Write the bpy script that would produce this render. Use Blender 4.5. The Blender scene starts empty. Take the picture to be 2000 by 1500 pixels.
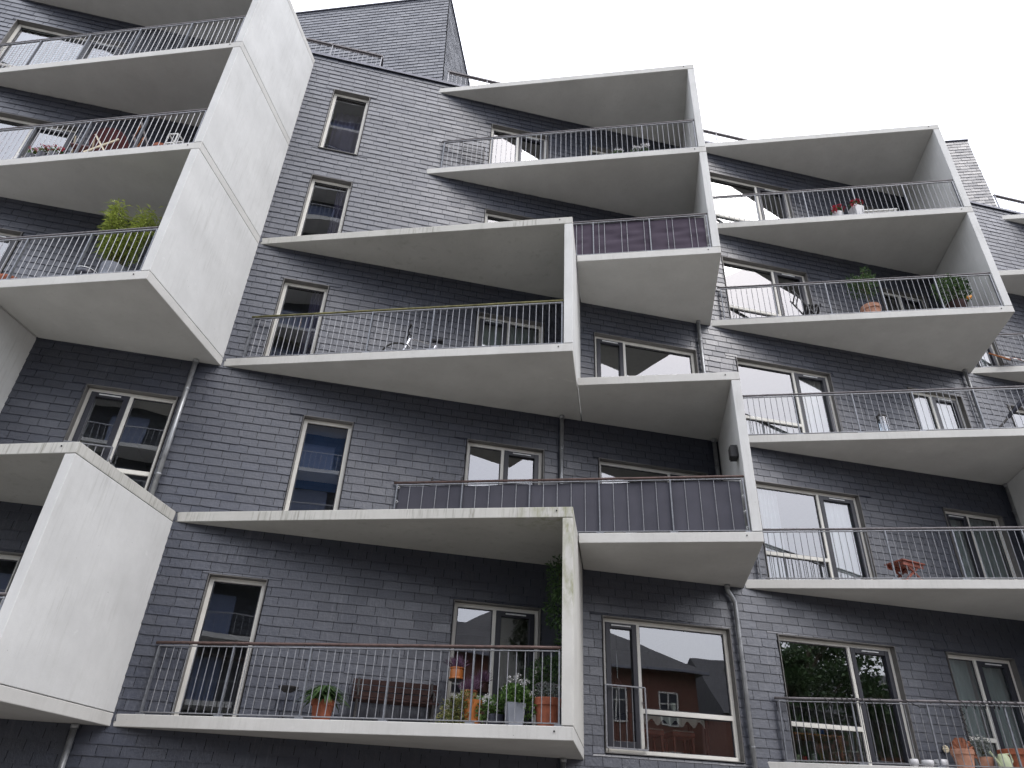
import bpy, bmesh, math, random
from mathutils import Vector, Matrix
PI = math.pi
R = math.radians
sc = bpy.context.scene
col = sc.collection

# ------------------------------------------------------------------ camera, world, sun, exposure
CAM = Vector((0.0, -11.7, 1.6))
yaw, pitch, roll = R(11.457), R(32.116), R(2.903)
fw = Vector((math.sin(yaw) * math.cos(pitch), math.cos(yaw) * math.cos(pitch), math.sin(pitch)))
rt = Vector((math.cos(yaw), -math.sin(yaw), 0))
up = rt.cross(fw)
r2 = math.cos(roll) * rt + math.sin(roll) * up
u2 = -math.sin(roll) * rt + math.cos(roll) * up
cd = bpy.data.cameras.new('camera')
cam = bpy.data.objects.new('camera', cd)
col.objects.link(cam)
cd.sensor_width = 36
cd.lens = 36 * 1414.7 / 2000
cd.clip_start = 0.1
cd.clip_end = 1200
cam.matrix_world = Matrix(((r2.x, u2.x, -fw.x, CAM.x), (r2.y, u2.y, -fw.y, CAM.y), (r2.z, u2.z, -fw.z, CAM.z), (0, 0, 0, 1)))
sc.camera = cam

SUN_EL, SUN_AZ = R(52), R(150)          # azimuth clockwise from +y; behind the camera, to its right
w = bpy.data.worlds.new('World')
sc.world = w
w.use_nodes = True
nt = w.node_tree
nt.nodes.clear()
out = nt.nodes.new('ShaderNodeOutputWorld')
sky = nt.nodes.new('ShaderNodeTexSky')
sky.sky_type = 'NISHITA'
sky.sun_disc = False
sky.sun_elevation = SUN_EL
sky.sun_rotation = SUN_AZ
sky.dust_density = 3.0
bg1 = nt.nodes.new('ShaderNodeBackground')
bg1.inputs['Strength'].default_value = 0.05
nt.links.new(sky.outputs[0], bg1.inputs['Color'])
bg2 = nt.nodes.new('ShaderNodeBackground')        # the overcast layer: pale cloud, a little brighter overhead
geo = nt.nodes.new('ShaderNodeTexCoord')
sep = nt.nodes.new('ShaderNodeSeparateXYZ')
nt.links.new(geo.outputs['Generated'], sep.inputs[0])
mr = nt.nodes.new('ShaderNodeMapRange')
nt.links.new(sep.outputs['Z'], mr.inputs['Value'])
mr.inputs['From Min'].default_value = 0.0
mr.inputs['From Max'].default_value = 1.0
mr.inputs['To Min'].default_value = 0.62
mr.inputs['To Max'].default_value = 1.75
no = nt.nodes.new('ShaderNodeTexNoise')
no.inputs['Scale'].default_value = 2.2
no.inputs['Detail'].default_value = 5
nt.links.new(geo.outputs['Generated'], no.inputs['Vector'])
rp = nt.nodes.new('ShaderNodeValToRGB')
rp.color_ramp.elements[0].position = 0.3
rp.color_ramp.elements[0].color = (0.80, 0.82, 0.92, 1)
rp.color_ramp.elements[1].position = 0.7
rp.color_ramp.elements[1].color = (0.97, 0.97, 1.0, 1)
nt.links.new(no.outputs[0], rp.inputs[0])
nt.links.new(rp.outputs[0], bg2.inputs['Color'])
nt.links.new(mr.outputs[0], bg2.inputs['Strength'])
ad = nt.nodes.new('ShaderNodeAddShader')
nt.links.new(bg1.outputs[0], ad.inputs[0])
nt.links.new(bg2.outputs[0], ad.inputs[1])
nt.links.new(ad.outputs[0], out.inputs['Surface'])

sl = bpy.data.lights.new('sun', 'SUN')
sl.energy = 0.5
sl.angle = R(25)
sl.color = (1.0, 0.98, 0.95)
so = bpy.data.objects.new('sun', sl)
col.objects.link(so)
sd = Vector((math.sin(SUN_AZ) * math.cos(SUN_EL), math.cos(SUN_AZ) * math.cos(SUN_EL), math.sin(SUN_EL)))
so.rotation_euler = sd.to_track_quat('Z', 'Y').to_euler()
so.location = (10, -30, 40)

sc.view_settings.view_transform = 'Standard'
sc.view_settings.look = 'None'
sc.view_settings.exposure = 0.9
sc.view_settings.gamma = 1
sc.render.engine = 'CYCLES'
try:
    sc.cycles.max_bounces = 10
    sc.cycles.transparent_max_bounces = 12
    sc.cycles.glossy_bounces = 5
except Exception:
    pass


# ------------------------------------------------------------------ materials
def lk(t, a, b):
    t.links.new(a, b)


def mat(name, colr, rough=0.6, spec=0.5, metal=0.0, var=0.12, scale=12.0, bump=0.0, bscale=60.0, detail=4, coat=0.0):
    m = bpy.data.materials.new(name)
    m.use_nodes = True
    t = m.node_tree
    b = t.nodes['Principled BSDF']
    b.inputs['Roughness'].default_value = rough
    b.inputs['Metallic'].default_value = metal
    b.inputs['Specular IOR Level'].default_value = spec
    if coat:
        b.inputs['Coat Weight'].default_value = coat
    tc = t.nodes.new('ShaderNodeTexCoord')
    n = t.nodes.new('ShaderNodeTexNoise')
    n.inputs['Scale'].default_value = scale
    n.inputs['Detail'].default_value = detail
    lk(t, tc.outputs['Object'], n.inputs['Vector'])
    r = t.nodes.new('ShaderNodeValToRGB')
    r.color_ramp.elements[0].position = 0.3
    r.color_ramp.elements[1].position = 0.7
    r.color_ramp.elements[0].color = tuple(max(0, c * (1 - var)) for c in colr) + (1,)
    r.color_ramp.elements[1].color = tuple(min(1, c * (1 + var)) for c in colr) + (1,)
    lk(t, n.outputs[0], r.inputs[0])
    lk(t, r.outputs[0], b.inputs['Base Color'])
    if bump:
        n2 = t.nodes.new('ShaderNodeTexNoise')
        n2.inputs['Scale'].default_value = bscale
        n2.inputs['Detail'].default_value = 5
        lk(t, tc.outputs['Object'], n2.inputs['Vector'])
        bm_ = t.nodes.new('ShaderNodeBump')
        bm_.inputs['Strength'].default_value = bump
        bm_.inputs['Distance'].default_value = 0.01
        lk(t, n2.outputs[0], bm_.inputs['Height'])
        lk(t, bm_.outputs[0], b.inputs['Normal'])
    return m


def math_(t, op, a, b=None, clamp=False):
    n = t.nodes.new('ShaderNodeMath')
    n.operation = op
    n.use_clamp = clamp
    for i, v in enumerate((a, b)):
        if v is None:
            continue
        if isinstance(v, (int, float)):
            n.inputs[i].default_value = v
        else:
            lk(t, v, n.inputs[i])
    return n.outputs[0]


def mixc(t, f, a, b, mode='MIX'):
    n = t.nodes.new('ShaderNodeMix')
    n.data_type = 'RGBA'
    n.blend_type = mode
    for i, v in ((0, f), (6, a), (7, b)):
        if isinstance(v, (int, float)):
            n.inputs[i].default_value = v
        elif isinstance(v, tuple):
            n.inputs[i].default_value = v if len(v) == 4 else v + (1,)
        else:
            lk(t, v, n.inputs[i])
    return n.outputs[2]


def noise(t, vec, scale, detail=4, rough=0.5, sx=1, sy=1, sz=1, lo=0.3, hi=0.7):
    mp = t.nodes.new('ShaderNodeMapping')
    mp.inputs['Scale'].default_value = (sx, sy, sz)
    lk(t, vec, mp.inputs['Vector'])
    n = t.nodes.new('ShaderNodeTexNoise')
    n.inputs['Scale'].default_value = scale
    n.inputs['Detail'].default_value = detail
    n.inputs['Roughness'].default_value = rough
    lk(t, mp.outputs[0], n.inputs['Vector'])
    m = t.nodes.new('ShaderNodeMapRange')
    m.inputs['From Min'].default_value = lo
    m.inputs['From Max'].default_value = hi
    lk(t, n.outputs[0], m.inputs['Value'])
    return m.outputs[0]


def slate_material(name='slate', base=(0.0235, 0.0285, 0.045)):
    m = bpy.data.materials.new(name)
    m.use_nodes = True
    t = m.node_tree
    b = t.nodes['Principled BSDF']
    tc = t.nodes.new('ShaderNodeTexCoord')
    v = tc.outputs['Object']
    at = t.nodes.new('ShaderNodeAttribute')
    at.attribute_name = 'tile'
    s = t.nodes.new('ShaderNodeSeparateColor')
    lk(t, at.outputs['Color'], s.inputs[0])
    c = mixc(t, s.outputs[0], tuple(x * 0.84 for x in base), tuple(x * 1.18 for x in base))
    c = mixc(t, math_(t, 'MULTIPLY', s.outputs[1], 0.35), c, (base[0] * 1.2, base[1] * 1.1, base[2] * 1.0))
    # cleft mottling
    n1 = noise(t, v, 9, 6, 0.65)
    c = mixc(t, math_(t, 'MULTIPLY', n1, 0.45), c, tuple(x * 1.7 for x in base))
    n4 = noise(t, v, 0.55, 3, 0.5, lo=.35, hi=.7)
    c = mixc(t, math_(t, 'MULTIPLY', n4, 0.35), c, tuple(x * 0.7 for x in base))
    # pale lime runs down the tiles
    n2 = noise(t, v, 10, 5, 0.7, 2.4, 2.4, 0.22, 0.52, 0.78)
    n3 = noise(t, v, 0.8, 3, 0.5, lo=0.45, hi=0.7)
    c = mixc(t, math_(t, 'MULTIPLY', math_(t, 'MULTIPLY', n2, n3), 0.40), c, (0.26, 0.27, 0.30))
    lk(t, c, b.inputs['Base Color'])
    ro = math_(t, 'ADD', math_(t, 'MULTIPLY', s.outputs[2], 0.14), 0.34)
    lk(t, ro, b.inputs['Roughness'])
    b.inputs['Specular IOR Level'].default_value = 1.0
    nb = noise(t, v, 28, 7, 0.65, 1, 1, 0.6, 0.2, 0.8)
    bu = t.nodes.new('ShaderNodeBump')
    bu.inputs['Strength'].default_value = 0.55
    bu.inputs['Distance'].default_value = 0.006
    lk(t, nb, bu.inputs['Height'])
    lk(t, bu.outputs[0], b.inputs['Normal'])
    return m


def concrete_material(name, base=(0.53, 0.527, 0.505), moss=None, dirt=0.35, fine=0.0):
    m = bpy.data.materials.new(name)
    m.use_nodes = True
    t = m.node_tree
    b = t.nodes['Principled BSDF']
    tc = t.nodes.new('ShaderNodeTexCoord')
    v = tc.outputs['Object']
    n1 = noise(t, v, 1.3, 6, 0.6)
    c = mixc(t, n1, tuple(x * 0.90 for x in base), tuple(x * 1.07 for x in base))
    n2 = noise(t, v, 14, 6, 0.7, lo=0.35, hi=0.75)
    c = mixc(t, math_(t, 'MULTIPLY', n2, 0.22), c, tuple(x * 0.80 for x in base))
    # long vertical rain marks
    n3 = noise(t, v, 7, 5, 0.6, 1.0, 1.0, 0.12, 0.56, 0.74)
    c = mixc(t, math_(t, 'MULTIPLY', n3, dirt * 0.5), c, (base[0] * 0.66, base[1] * 0.66, base[2] * 0.62))
    if fine:
        n6 = noise(t, v, 26, 4, 0.7, 1.0, 1.0, 0.06, 0.50, 0.70)
        n7 = noise(t, v, 1.1, 3, 0.5, lo=0.40, hi=0.62)
        gn = t.nodes.new('ShaderNodeNewGeometry')
        gs = t.nodes.new('ShaderNodeSeparateXYZ')
        lk(t, gn.outputs['True Normal'], gs.inputs[0])
        upright = math_(t, 'SUBTRACT', 1.0, math_(t, 'ABSOLUTE', gs.outputs[2]), True)
        c = mixc(t, math_(t, 'MULTIPLY', math_(t, 'MULTIPLY', math_(t, 'MULTIPLY', n6, n7), fine), upright), c, (0.17, 0.165, 0.13))
    # pale handling smears
    n5 = noise(t, v, 2.2, 4, 0.65, 0.8, 1.3, 2.0, 0.66, 0.76)
    c = mixc(t, math_(t, 'MULTIPLY', n5, 0.4), c, tuple(min(1, x * 1.25) for x in base))
    # air holes
    vo = t.nodes.new('ShaderNodeTexVoronoi')
    vo.inputs['Scale'].default_value = 9
    lk(t, v, vo.inputs['Vector'])
    gate = noise(t, v, 5, 2, 0.5, lo=0.6, hi=0.62)
    pit = math_(t, 'MULTIPLY', math_(t, 'LESS_THAN', vo.outputs['Distance'], 0.055), gate)
    c = mixc(t, math_(t, 'MULTIPLY', pit, 0.6), c, (0.12, 0.12, 0.11))
    if moss:
        for (px, py, pz, rad) in moss:
            vm = t.nodes.new('ShaderNodeVectorMath')
            vm.operation = 'DISTANCE'
            lk(t, v, vm.inputs[0])
            vm.inputs[1].default_value = (px, py, pz)
            f = t.nodes.new('ShaderNodeMapRange')
            f.inputs['From Min'].default_value = rad
            f.inputs['From Max'].default_value = rad * 0.2
            lk(t, vm.outputs['Value'], f.inputs['Value'])
            g = noise(t, v, 9, 6, 0.7, 1, 1, 0.35, 0.42, 0.68)
            c = mixc(t, math_(t, 'MULTIPLY', math_(t, 'MULTIPLY', f.outputs[0], g), 0.75), c, (0.20, 0.21, 0.09))
    lk(t, c, b.inputs['Base Color'])
    b.inputs['Roughness'].default_value = 0.82
    b.inputs['Specular IOR Level'].default_value = 0.3
    nb = noise(t, v, 55, 6, 0.6, lo=0, hi=1)
    hh = math_(t, 'SUBTRACT', nb, math_(t, 'MULTIPLY', pit, 2.0))
    bu = t.nodes.new('ShaderNodeBump')
    bu.inputs['Strength'].default_value = 0.25
    bu.inputs['Distance'].default_value = 0.004
    lk(t, hh, bu.inputs['Height'])
    lk(t, bu.outputs[0], b.inputs['Normal'])
    return m


def glass_material(name='window_glass', refl=0.15, tint=(0.80, 0.86, 0.84), wav=0.0022):
    m = bpy.data.materials.new(name)
    m.use_nodes = True
    t = m.node_tree
    t.nodes.clear()
    o = t.nodes.new('ShaderNodeOutputMaterial')
    tr = t.nodes.new('ShaderNodeBsdfTransparent')
    tr.inputs[0].default_value = tint + (1,)
    gl = t.nodes.new('ShaderNodeBsdfGlossy')
    gl.inputs['Roughness'].default_value = 0.0
    gl.inputs['Color'].default_value = (0.96, 0.97, 1.0, 1)
    tc = t.nodes.new('ShaderNodeTexCoord')
    n = noise(t, tc.outputs['Object'], 1.1, 1, 0.4, lo=0, hi=1)
    bu = t.nodes.new('ShaderNodeBump')
    bu.inputs['Strength'].default_value = 1.0
    bu.inputs['Distance'].default_value = wav
    lk(t, n, bu.inputs['Height'])
    lk(t, bu.outputs[0], gl.inputs['Normal'])
    fr = t.nodes.new('ShaderNodeFresnel')
    fr.inputs['IOR'].default_value = 1.55
    f = math_(t, 'ADD', math_(t, 'MULTIPLY', fr.outputs[0], 1.3), refl, True)
    mx = t.nodes.new('ShaderNodeMixShader')
    lk(t, f, mx.inputs[0])
    lk(t, tr.outputs[0], mx.inputs[1])
    lk(t, gl.outputs[0], mx.inputs[2])
    lk(t, mx.outputs[0], o.inputs['Surface'])
    return m


def brick_material(name, c1, c2, mortar, bw=0.24, bh=0.075, ms=0.008):
    m = bpy.data.materials.new(name)
    m.use_nodes = True
    t = m.node_tree
    b = t.nodes['Principled BSDF']
    tc = t.nodes.new('ShaderNodeTexCoord')
    sp = t.nodes.new('ShaderNodeSeparateXYZ')
    lk(t, tc.outputs['Object'], sp.inputs[0])
    cb = t.nodes.new('ShaderNodeCombineXYZ')
    lk(t, math_(t, 'ADD', sp.outputs[0], sp.outputs[1]), cb.inputs[0])
    lk(t, sp.outputs[2], cb.inputs[1])
    br = t.nodes.new('ShaderNodeTexBrick')
    br.inputs['Scale'].default_value = 1
    br.inputs['Brick Width'].default_value = bw
    br.inputs['Row Height'].default_value = bh
    br.inputs['Mortar Size'].default_value = ms
    br.inputs['Color1'].default_value = c1 + (1,)
    br.inputs['Color2'].default_value = c2 + (1,)
    br.inputs['Mortar'].default_value = mortar + (1,)
    lk(t, cb.outputs[0], br.inputs['Vector'])
    n = noise(t, tc.outputs['Object'], 2.0, 4)
    c = mixc(t, math_(t, 'MULTIPLY', n, 0.3), br.outputs['Color'], tuple(x * 0.5 for x in c1))
    lk(t, c, b.inputs['Base Color'])
    b.inputs['Roughness'].default_value = 0.85
    return m


def leaf_material(name, c1, c2, rough=0.5, trans=0.25):
    m = bpy.data.materials.new(name)
    m.use_nodes = True
    t = m.node_tree
    b = t.nodes['Principled BSDF']
    at = t.nodes.new('ShaderNodeAttribute')
    at.attribute_name = 'tile'
    s = t.nodes.new('ShaderNodeSeparateColor')
    lk(t, at.outputs['Color'], s.inputs[0])
    c = mixc(t, s.outputs[0], c1, c2)
    lk(t, c, b.inputs['Base Color'])
    b.inputs['Roughness'].default_value = rough
    tr = t.nodes.new('ShaderNodeBsdfTranslucent')
    lk(t, c, tr.inputs['Color'])
    mx = t.nodes.new('ShaderNodeMixShader')
    mx.inputs[0].default_value = trans
    lk(t, b.outputs[0], mx.inputs[1])
    lk(t, tr.outputs[0], mx.inputs[2])
    lk(t, mx.outputs[0], t.nodes['Material Output'].inputs['Surface'])
    return m


def cloth_material(name, c, weave=300.0, trans=0.1):
    m = mat(name, c, rough=0.85, spec=0.2, var=0.08, scale=3.0, bump=0.15, bscale=weave)
    t = m.node_tree
    b = t.nodes['Principled BSDF']
    tr = t.nodes.new('ShaderNodeBsdfTranslucent')
    tr.inputs['Color'].default_value = c + (1,)
    mx = t.nodes.new('ShaderNodeMixShader')
    mx.inputs[0].default_value = trans
    lk(t, b.outputs[0], mx.inputs[1])
    lk(t, tr.outputs[0], mx.inputs[2])
    lk(t, mx.outputs[0], t.nodes['Material Output'].inputs['Surface'])
    return m


M = {}
M['slate'] = slate_material()
M['backing'] = mat('slate_backing', (0.012, 0.012, 0.014), 0.9, 0.1)
A_CORNER = (-2.90 + 6.23 * 0.934, -6.23 * 0.357)
M['concrete'] = concrete_material('concrete', fine=0.15)
M['concrete_roof'] = concrete_material('weathered_concrete', (0.49, 0.487, 0.455), moss=[(A_CORNER[0] - 0.25, A_CORNER[1], 5.72, 0.9), (A_CORNER[0], A_CORNER[1], 5.2, 0.7)], dirt=1.0, fine=0.95)
M['concrete_fin'] = concrete_material('pale_concrete', (0.58, 0.585, 0.575), dirt=0.4, fine=0.2)
M['concrete_moss'] = concrete_material('mossy_concrete', (0.53, 0.525, 0.495), moss=[(A_CORNER[0], A_CORNER[1], 5.55, 1.0), (A_CORNER[0], A_CORNER[1], 4.6, 0.6)], dirt=0.5)
M['glass'] = glass_material()
M['frame'] = mat('window_frame_paint', (0.68, 0.67, 0.62), 0.45, 0.4, var=0.05, scale=5, bump=0.05)
M['sash'] = mat('anthracite_paint', (0.022, 0.023, 0.032), 0.4, 0.5, var=0.1)
M['lining'] = mat('aluminium_lining', (0.16, 0.155, 0.15), 0.45, 0.5, metal=0.3, var=0.1)
M['vent'] = mat('white_vent', (0.7, 0.72, 0.72), 0.4)
M['steel'] = mat('galvanised_steel', (0.25, 0.255, 0.27), 0.45, 0.5, metal=0.55, var=0.2, scale=30, bump=0.1)
M['steel_post'] = mat('galvanised_post', (0.19, 0.20, 0.22), 0.5, 0.5, metal=0.5, var=0.22, scale=25, bump=0.1)
M['pipe'] = mat('zinc_pipe', (0.30, 0.31, 0.32), 0.42, 0.5, metal=0.6, var=0.22, scale=6)
M['rail_grey'] = mat('weathered_grey_handrail', (0.13, 0.12, 0.125), 0.6, 0.4, var=0.3, scale=20, bump=0.2)
M['rail_brown'] = mat('brown_wood_handrail', (0.085, 0.052, 0.045), 0.55, 0.4, var=0.35, scale=14, bump=0.2)
M['rail_moss'] = mat('mossy_wood_handrail', (0.16, 0.15, 0.07), 0.8, 0.2, var=0.4, scale=9, bump=0.3)
M['black'] = mat('black_plastic', (0.015, 0.015, 0.017), 0.5)
M['room'] = mat('room_plaster', (0.45, 0.45, 0.41), 0.9, 0.1, var=0.05)
M['cap'] = mat('zinc_cap', (0.17, 0.175, 0.21), 0.5, 0.5, metal=0.0, var=0.1)
M['ground'] = mat('pavement', (0.135, 0.126, 0.114), 0.9, 0.2, var=0.15, scale=4, bump=0.3)
M['screen_a'] = cloth_material('charcoal_screen_cloth', (0.075, 0.075, 0.092))
M['screen_b'] = cloth_material('aubergine_screen_cloth', (0.065, 0.052, 0.072))
M['curtain'] = cloth_material('white_curtain', (0.75, 0.76, 0.78), trans=0.3)
M['curtain_teal'] = cloth_material('pale_teal_curtain', (0.38, 0.47, 0.47), trans=0.3)
M['curtain_lilac'] = cloth_material('lilac_curtain', (0.30, 0.26, 0.42), trans=0.3)
M['reflection_blue'] = cloth_material('blue_reflection', (0.07, 0.13, 0.30), trans=0.2)  # blue of a mirrored balcony, put into the cloth colour
M['terracotta'] = mat('terracotta', (0.27, 0.085, 0.045), 0.75, 0.3, var=0.25, scale=9, bump=0.2)
M['terracotta_pale'] = mat('pale_terracotta', (0.42, 0.22, 0.15), 0.8, 0.3, var=0.25, scale=9, bump=0.2)
M['orange'] = mat('orange_glaze', (0.40, 0.13, 0.03), 0.35, 0.5, var=0.2, scale=8)
M['grey_pot'] = mat('grey_zinc_pot', (0.20, 0.215, 0.25), 0.6, 0.4, var=0.2, scale=7)
M['dark_pot'] = mat('dark_pot', (0.02, 0.022, 0.035), 0.4, 0.5, var=0.3, scale=20)
M['white_pot'] = mat('white_pot', (0.45, 0.45, 0.46), 0.4, 0.5, var=0.05)
M['soil'] = mat('soil', (0.025, 0.018, 0.012), 0.95, 0.1, var=0.4, scale=40, bump=0.5)
M['stem'] = mat('plant_stem', (0.09, 0.08, 0.04), 0.8, 0.2)
M['bark'] = mat('bark', (0.10, 0.075, 0.055), 0.9, 0.2, var=0.4, scale=10, bump=0.6, bscale=20)
M['leaf_bamboo'] = leaf_material('bamboo_leaves', (0.11, 0.17, 0.03), (0.46, 0.52, 0.12), trans=0.3)
M['leaf_dark'] = leaf_material('dark_leaves', (0.02, 0.05, 0.018), (0.09, 0.16, 0.05))
M['leaf_mid'] = leaf_material('mid_leaves', (0.04, 0.10, 0.02), (0.14, 0.24, 0.06))
M['leaf_yellow'] = leaf_material('yellowing_leaves', (0.07, 0.11, 0.03), (0.26, 0.24, 0.08))
M['leaf_grey'] = leaf_material('grey_leaves', (0.12, 0.14, 0.13), (0.28, 0.31, 0.29))
M['heather'] = leaf_material('heather_sprigs', (0.07, 0.03, 0.06), (0.22, 0.12, 0.20))
M['petal_white'] = leaf_material('white_petals', (0.75, 0.75, 0.75), (0.88, 0.86, 0.88))
M['petal_red'] = leaf_material('red_petals', (0.28, 0.008, 0.025), (0.5, 0.015, 0.05), trans=0.1)
M['wood_brown'] = mat('brown_stained_wood', (0.034, 0.018, 0.016), 0.75, 0.15, var=0.3, scale=15, bump=0.2)
M['wood_red'] = mat('reddish_wood', (0.20, 0.055, 0.035), 0.5, 0.4, var=0.3, scale=12)
M['wood_orange'] = mat('orange_wood', (0.42, 0.15, 0.05), 0.5, 0.4, var=0.2, scale=12)
M['cream'] = mat('cream_paint', (0.62, 0.55, 0.40), 0.5)
M['maroon'] = mat('maroon_metal', (0.10, 0.022, 0.025), 0.4, 0.5, var=0.2)
M['iron'] = mat('dark_cast_iron', (0.02, 0.018, 0.018), 0.6)
M['white'] = mat('white_paint', (0.72, 0.72, 0.70), 0.45, var=0.04)
M['chrome'] = mat('bare_metal', (0.6, 0.6, 0.62), 0.25, metal=0.9, var=0.05)
M['rubber'] = mat('rubber', (0.02, 0.02, 0.02), 0.8)
M['clear'] = glass_material('lantern_glass', 0.12, (0.8, 0.86, 0.9), 0.0005)
M['brick'] = brick_material('red_brick', (0.20, 0.065, 0.04), (0.13, 0.045, 0.03), (0.16, 0.13, 0.11))
M['roof_slate'] = brick_material('roof_slates', (0.075, 0.075, 0.085), (0.05, 0.05, 0.06), (0.015, 0.015, 0.015), 0.45, 0.22, 0.03)
M['far_slate'] = brick_material('far_slate_cladding', (0.055, 0.06, 0.075), (0.04, 0.044, 0.055), (0.01, 0.01, 0.012), 0.6, 0.3, 0.035)
M['blue_glass'] = mat('blue_panels', (0.10, 0.13, 0.22), 0.3, 0.5, var=0.1)
M['tablecloth'] = cloth_material('white_tablecloth', (0.62, 0.62, 0.58), trans=0.1)
M['candle'] = mat('wax', (0.75, 0.74, 0.66), 0.5, var=0.03)
M['red'] = mat('red_enamel', (0.45, 0.03, 0.03), 0.4)
M['blue'] = mat('blue_enamel', (0.03, 0.09, 0.35), 0.4)
M['green_pale'] = mat('pale_green_enamel', (0.45, 0.50, 0.32), 0.4, var=0.1)
M['copper'] = mat('rusty_copper', (0.20, 0.07, 0.035), 0.6, metal=0.3, var=0.5, scale=14, bump=0.4)
M['gold'] = mat('amber_ornament', (0.75, 0.32, 0.05), 0.3)


# ------------------------------------------------------------------ mesh builder
class MB:
    def __init__(s):
        s.v = []
        s.f = []
        s.a = []           # one attribute triple per face, optional

    def face(s, pts, attr=None):
        i = len(s.v)
        s.v += [tuple(p) for p in pts]
        s.f.append(tuple(range(i, i + len(pts))))
        s.a.append(attr)

    def hexa(s, c):        # 8 corners: bottom 0-3 ccw seen from above, top 4-7
        i = len(s.v)
        s.v += [tuple(p) for p in c]
        for q in ((3, 2, 1, 0), (4, 5, 6, 7), (0, 1, 5, 4), (1, 2, 6, 5), (2, 3, 7, 6), (3, 0, 4, 7)):
            s.f.append(tuple(i + k for k in q))
            s.a.append(None)

    def box(s, x0, x1, y0, y1, z0, z1):
        s.hexa([(x0, y0, z0), (x1, y0, z0), (x1, y1, z0), (x0, y1, z0), (x0, y0, z1), (x1, y0, z1), (x1, y1, z1), (x0, y1, z1)])

    def bar(s, a, b, w, h, upv=(0, 0, 1)):     # rectangular bar between two points
        a, b = Vector(a), Vector(b)
        d = (b - a).normalized()
        u = Vector(upv)
        if abs(d.dot(u)) > 0.98:
            u = Vector((0, 1, 0))
        sd_ = d.cross(u).normalized() * (w / 2)
        uu = sd_.cross(d).normalized() * (h / 2)
        s.hexa([a - sd_ - uu, a + sd_ - uu, b + sd_ - uu, b - sd_ - uu, a - sd_ + uu, a + sd_ + uu, b + sd_ + uu, b - sd_ + uu])

    def tube(s, pts, r, n=8, cap=True):
        pts = [Vector(p) for p in pts]
        rs = r if isinstance(r, (list, tuple)) else [r] * len(pts)
        rings = []
        ref = None
        for k, p in enumerate(pts):
            d = (pts[min(k + 1, len(pts) - 1)] - pts[max(k - 1, 0)]).normalized()
            if ref is None:
                ref = Vector((0, 0, 1)) if abs(d.z) < 0.9 else Vector((1, 0, 0))
            a = d.cross(ref).normalized()
            b = d.cross(a).normalized()
            ref = a.cross(d)
            i = len(s.v)
            for j in range(n):
                th = 2 * PI * j / n
                s.v.append(tuple(p + (a * math.cos(th) + b * math.sin(th)) * rs[k]))
            rings.append(i)
        for k in range(len(rings) - 1):
            for j in range(n):
                s.f.append((rings[k] + j, rings[k] + (j + 1) % n, rings[k + 1] + (j + 1) % n, rings[k + 1] + j))
                s.a.append(None)
        if cap:
            s.f.append(tuple(rings[0] + j for j in range(n))[::-1])
            s.a.append(None)
            s.f.append(tuple(rings[-1] + j for j in range(n)))
            s.a.append(None)

    def lathe(s, prof, cx, cy, cz, n=24):
        i0 = len(s.v)
        for (r, z) in prof:
            for j in range(n):
                th = 2 * PI * j / n
                s.v.append((cx + r * math.cos(th), cy + r * math.sin(th), cz + z))
        for k in range(len(prof) - 1):
            for j in range(n):
                a = i0 + k * n + j
                b = i0 + k * n + (j + 1) % n
                s.f.append((a, b, b + n, a + n))
                s.a.append(None)

    def prism(s, poly, z0, z1):
        n = len(poly)
        i = len(s.v)
        s.v += [(p[0], p[1], z0) for p in poly] + [(p[0], p[1], z1) for p in poly]
        s.f.append(tuple(i + k for k in range(n))[::-1])
        s.f.append(tuple(i + n + k for k in range(n)))
        for k in range(n):
            s.f.append((i + k, i + (k + 1) % n, i + n + (k + 1) % n, i + n + k))
        s.a += [None] * (n + 2)

    def leaf(s, p, d, L, W, nrm, attr, bend=0.15):
        p, d = Vector(p), Vector(d).normalized()
        sd_ = d.cross(Vector(nrm))
        if sd_.length < 1e-4:
            sd_ = d.cross(Vector((0.3, 0.8, 0.5)))
        sd_ = sd_.normalized() * W / 2
        m_ = p + d * L * 0.45 + Vector((0, 0, bend * L * 0.3))
        e = p + d * L - Vector((0, 0, bend * L))
        s.face([p, m_ - sd_, e, m_ + sd_], attr)

    def ball(s, c, r, n=8, m=6, sq=1.0):
        prof = [(max(1e-4, r * math.sin(PI * k / m)), -r * sq * math.cos(PI * k / m)) for k in range(m + 1)]
        s.lathe(prof, c[0], c[1], c[2], n)

    def build(s, name, mt, parent=None, smooth=False, bevel=0.0, matrix=None, autosmooth=False):
        me = bpy.data.meshes.new(name)
        me.from_pydata(s.v, [], s.f)
        if any(a is not None for a in s.a):
            ca = me.color_attributes.new('tile', 'FLOAT_COLOR', 'CORNER')
            buf = []
            for f, a in zip(s.f, s.a):
                a = a or (0.5, 0.5, 0.5)
                buf += [a[0], a[1], a[2], 1.0] * len(f)
            ca.data.foreach_set('color', buf)
        if matrix is not None:
            me.transform(matrix)
        me.materials.append(mt)
        if smooth:
            me.polygons.foreach_set('use_smooth', [True] * len(me.polygons))
        me.update()
        o = bpy.data.objects.new(name, me)
        col.objects.link(o)
        if parent:
            o.parent = parent
        if bevel:
            b = o.modifiers.new('bevel', 'BEVEL')
            b.width = bevel
            b.segments = 2
            b.limit_method = 'ANGLE'
            b.angle_limit = R(30)
        return o


def tag(o, label=None, cat=None, group=None, kind=None):
    if label:
        o['label'] = label
    if cat:
        o['category'] = cat
    if group:
        o['group'] = group
    if kind:
        o['kind'] = kind
    return o


def thing(name, label, cat, loc=(0, 0, 0), rz=0.0, group=None):
    o = bpy.data.objects.new(name, None)
    o.empty_display_size = 0.2
    col.objects.link(o)
    o.location = loc
    o.rotation_euler = (0, 0, rz)
    return tag(o, label, cat, group)


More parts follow.
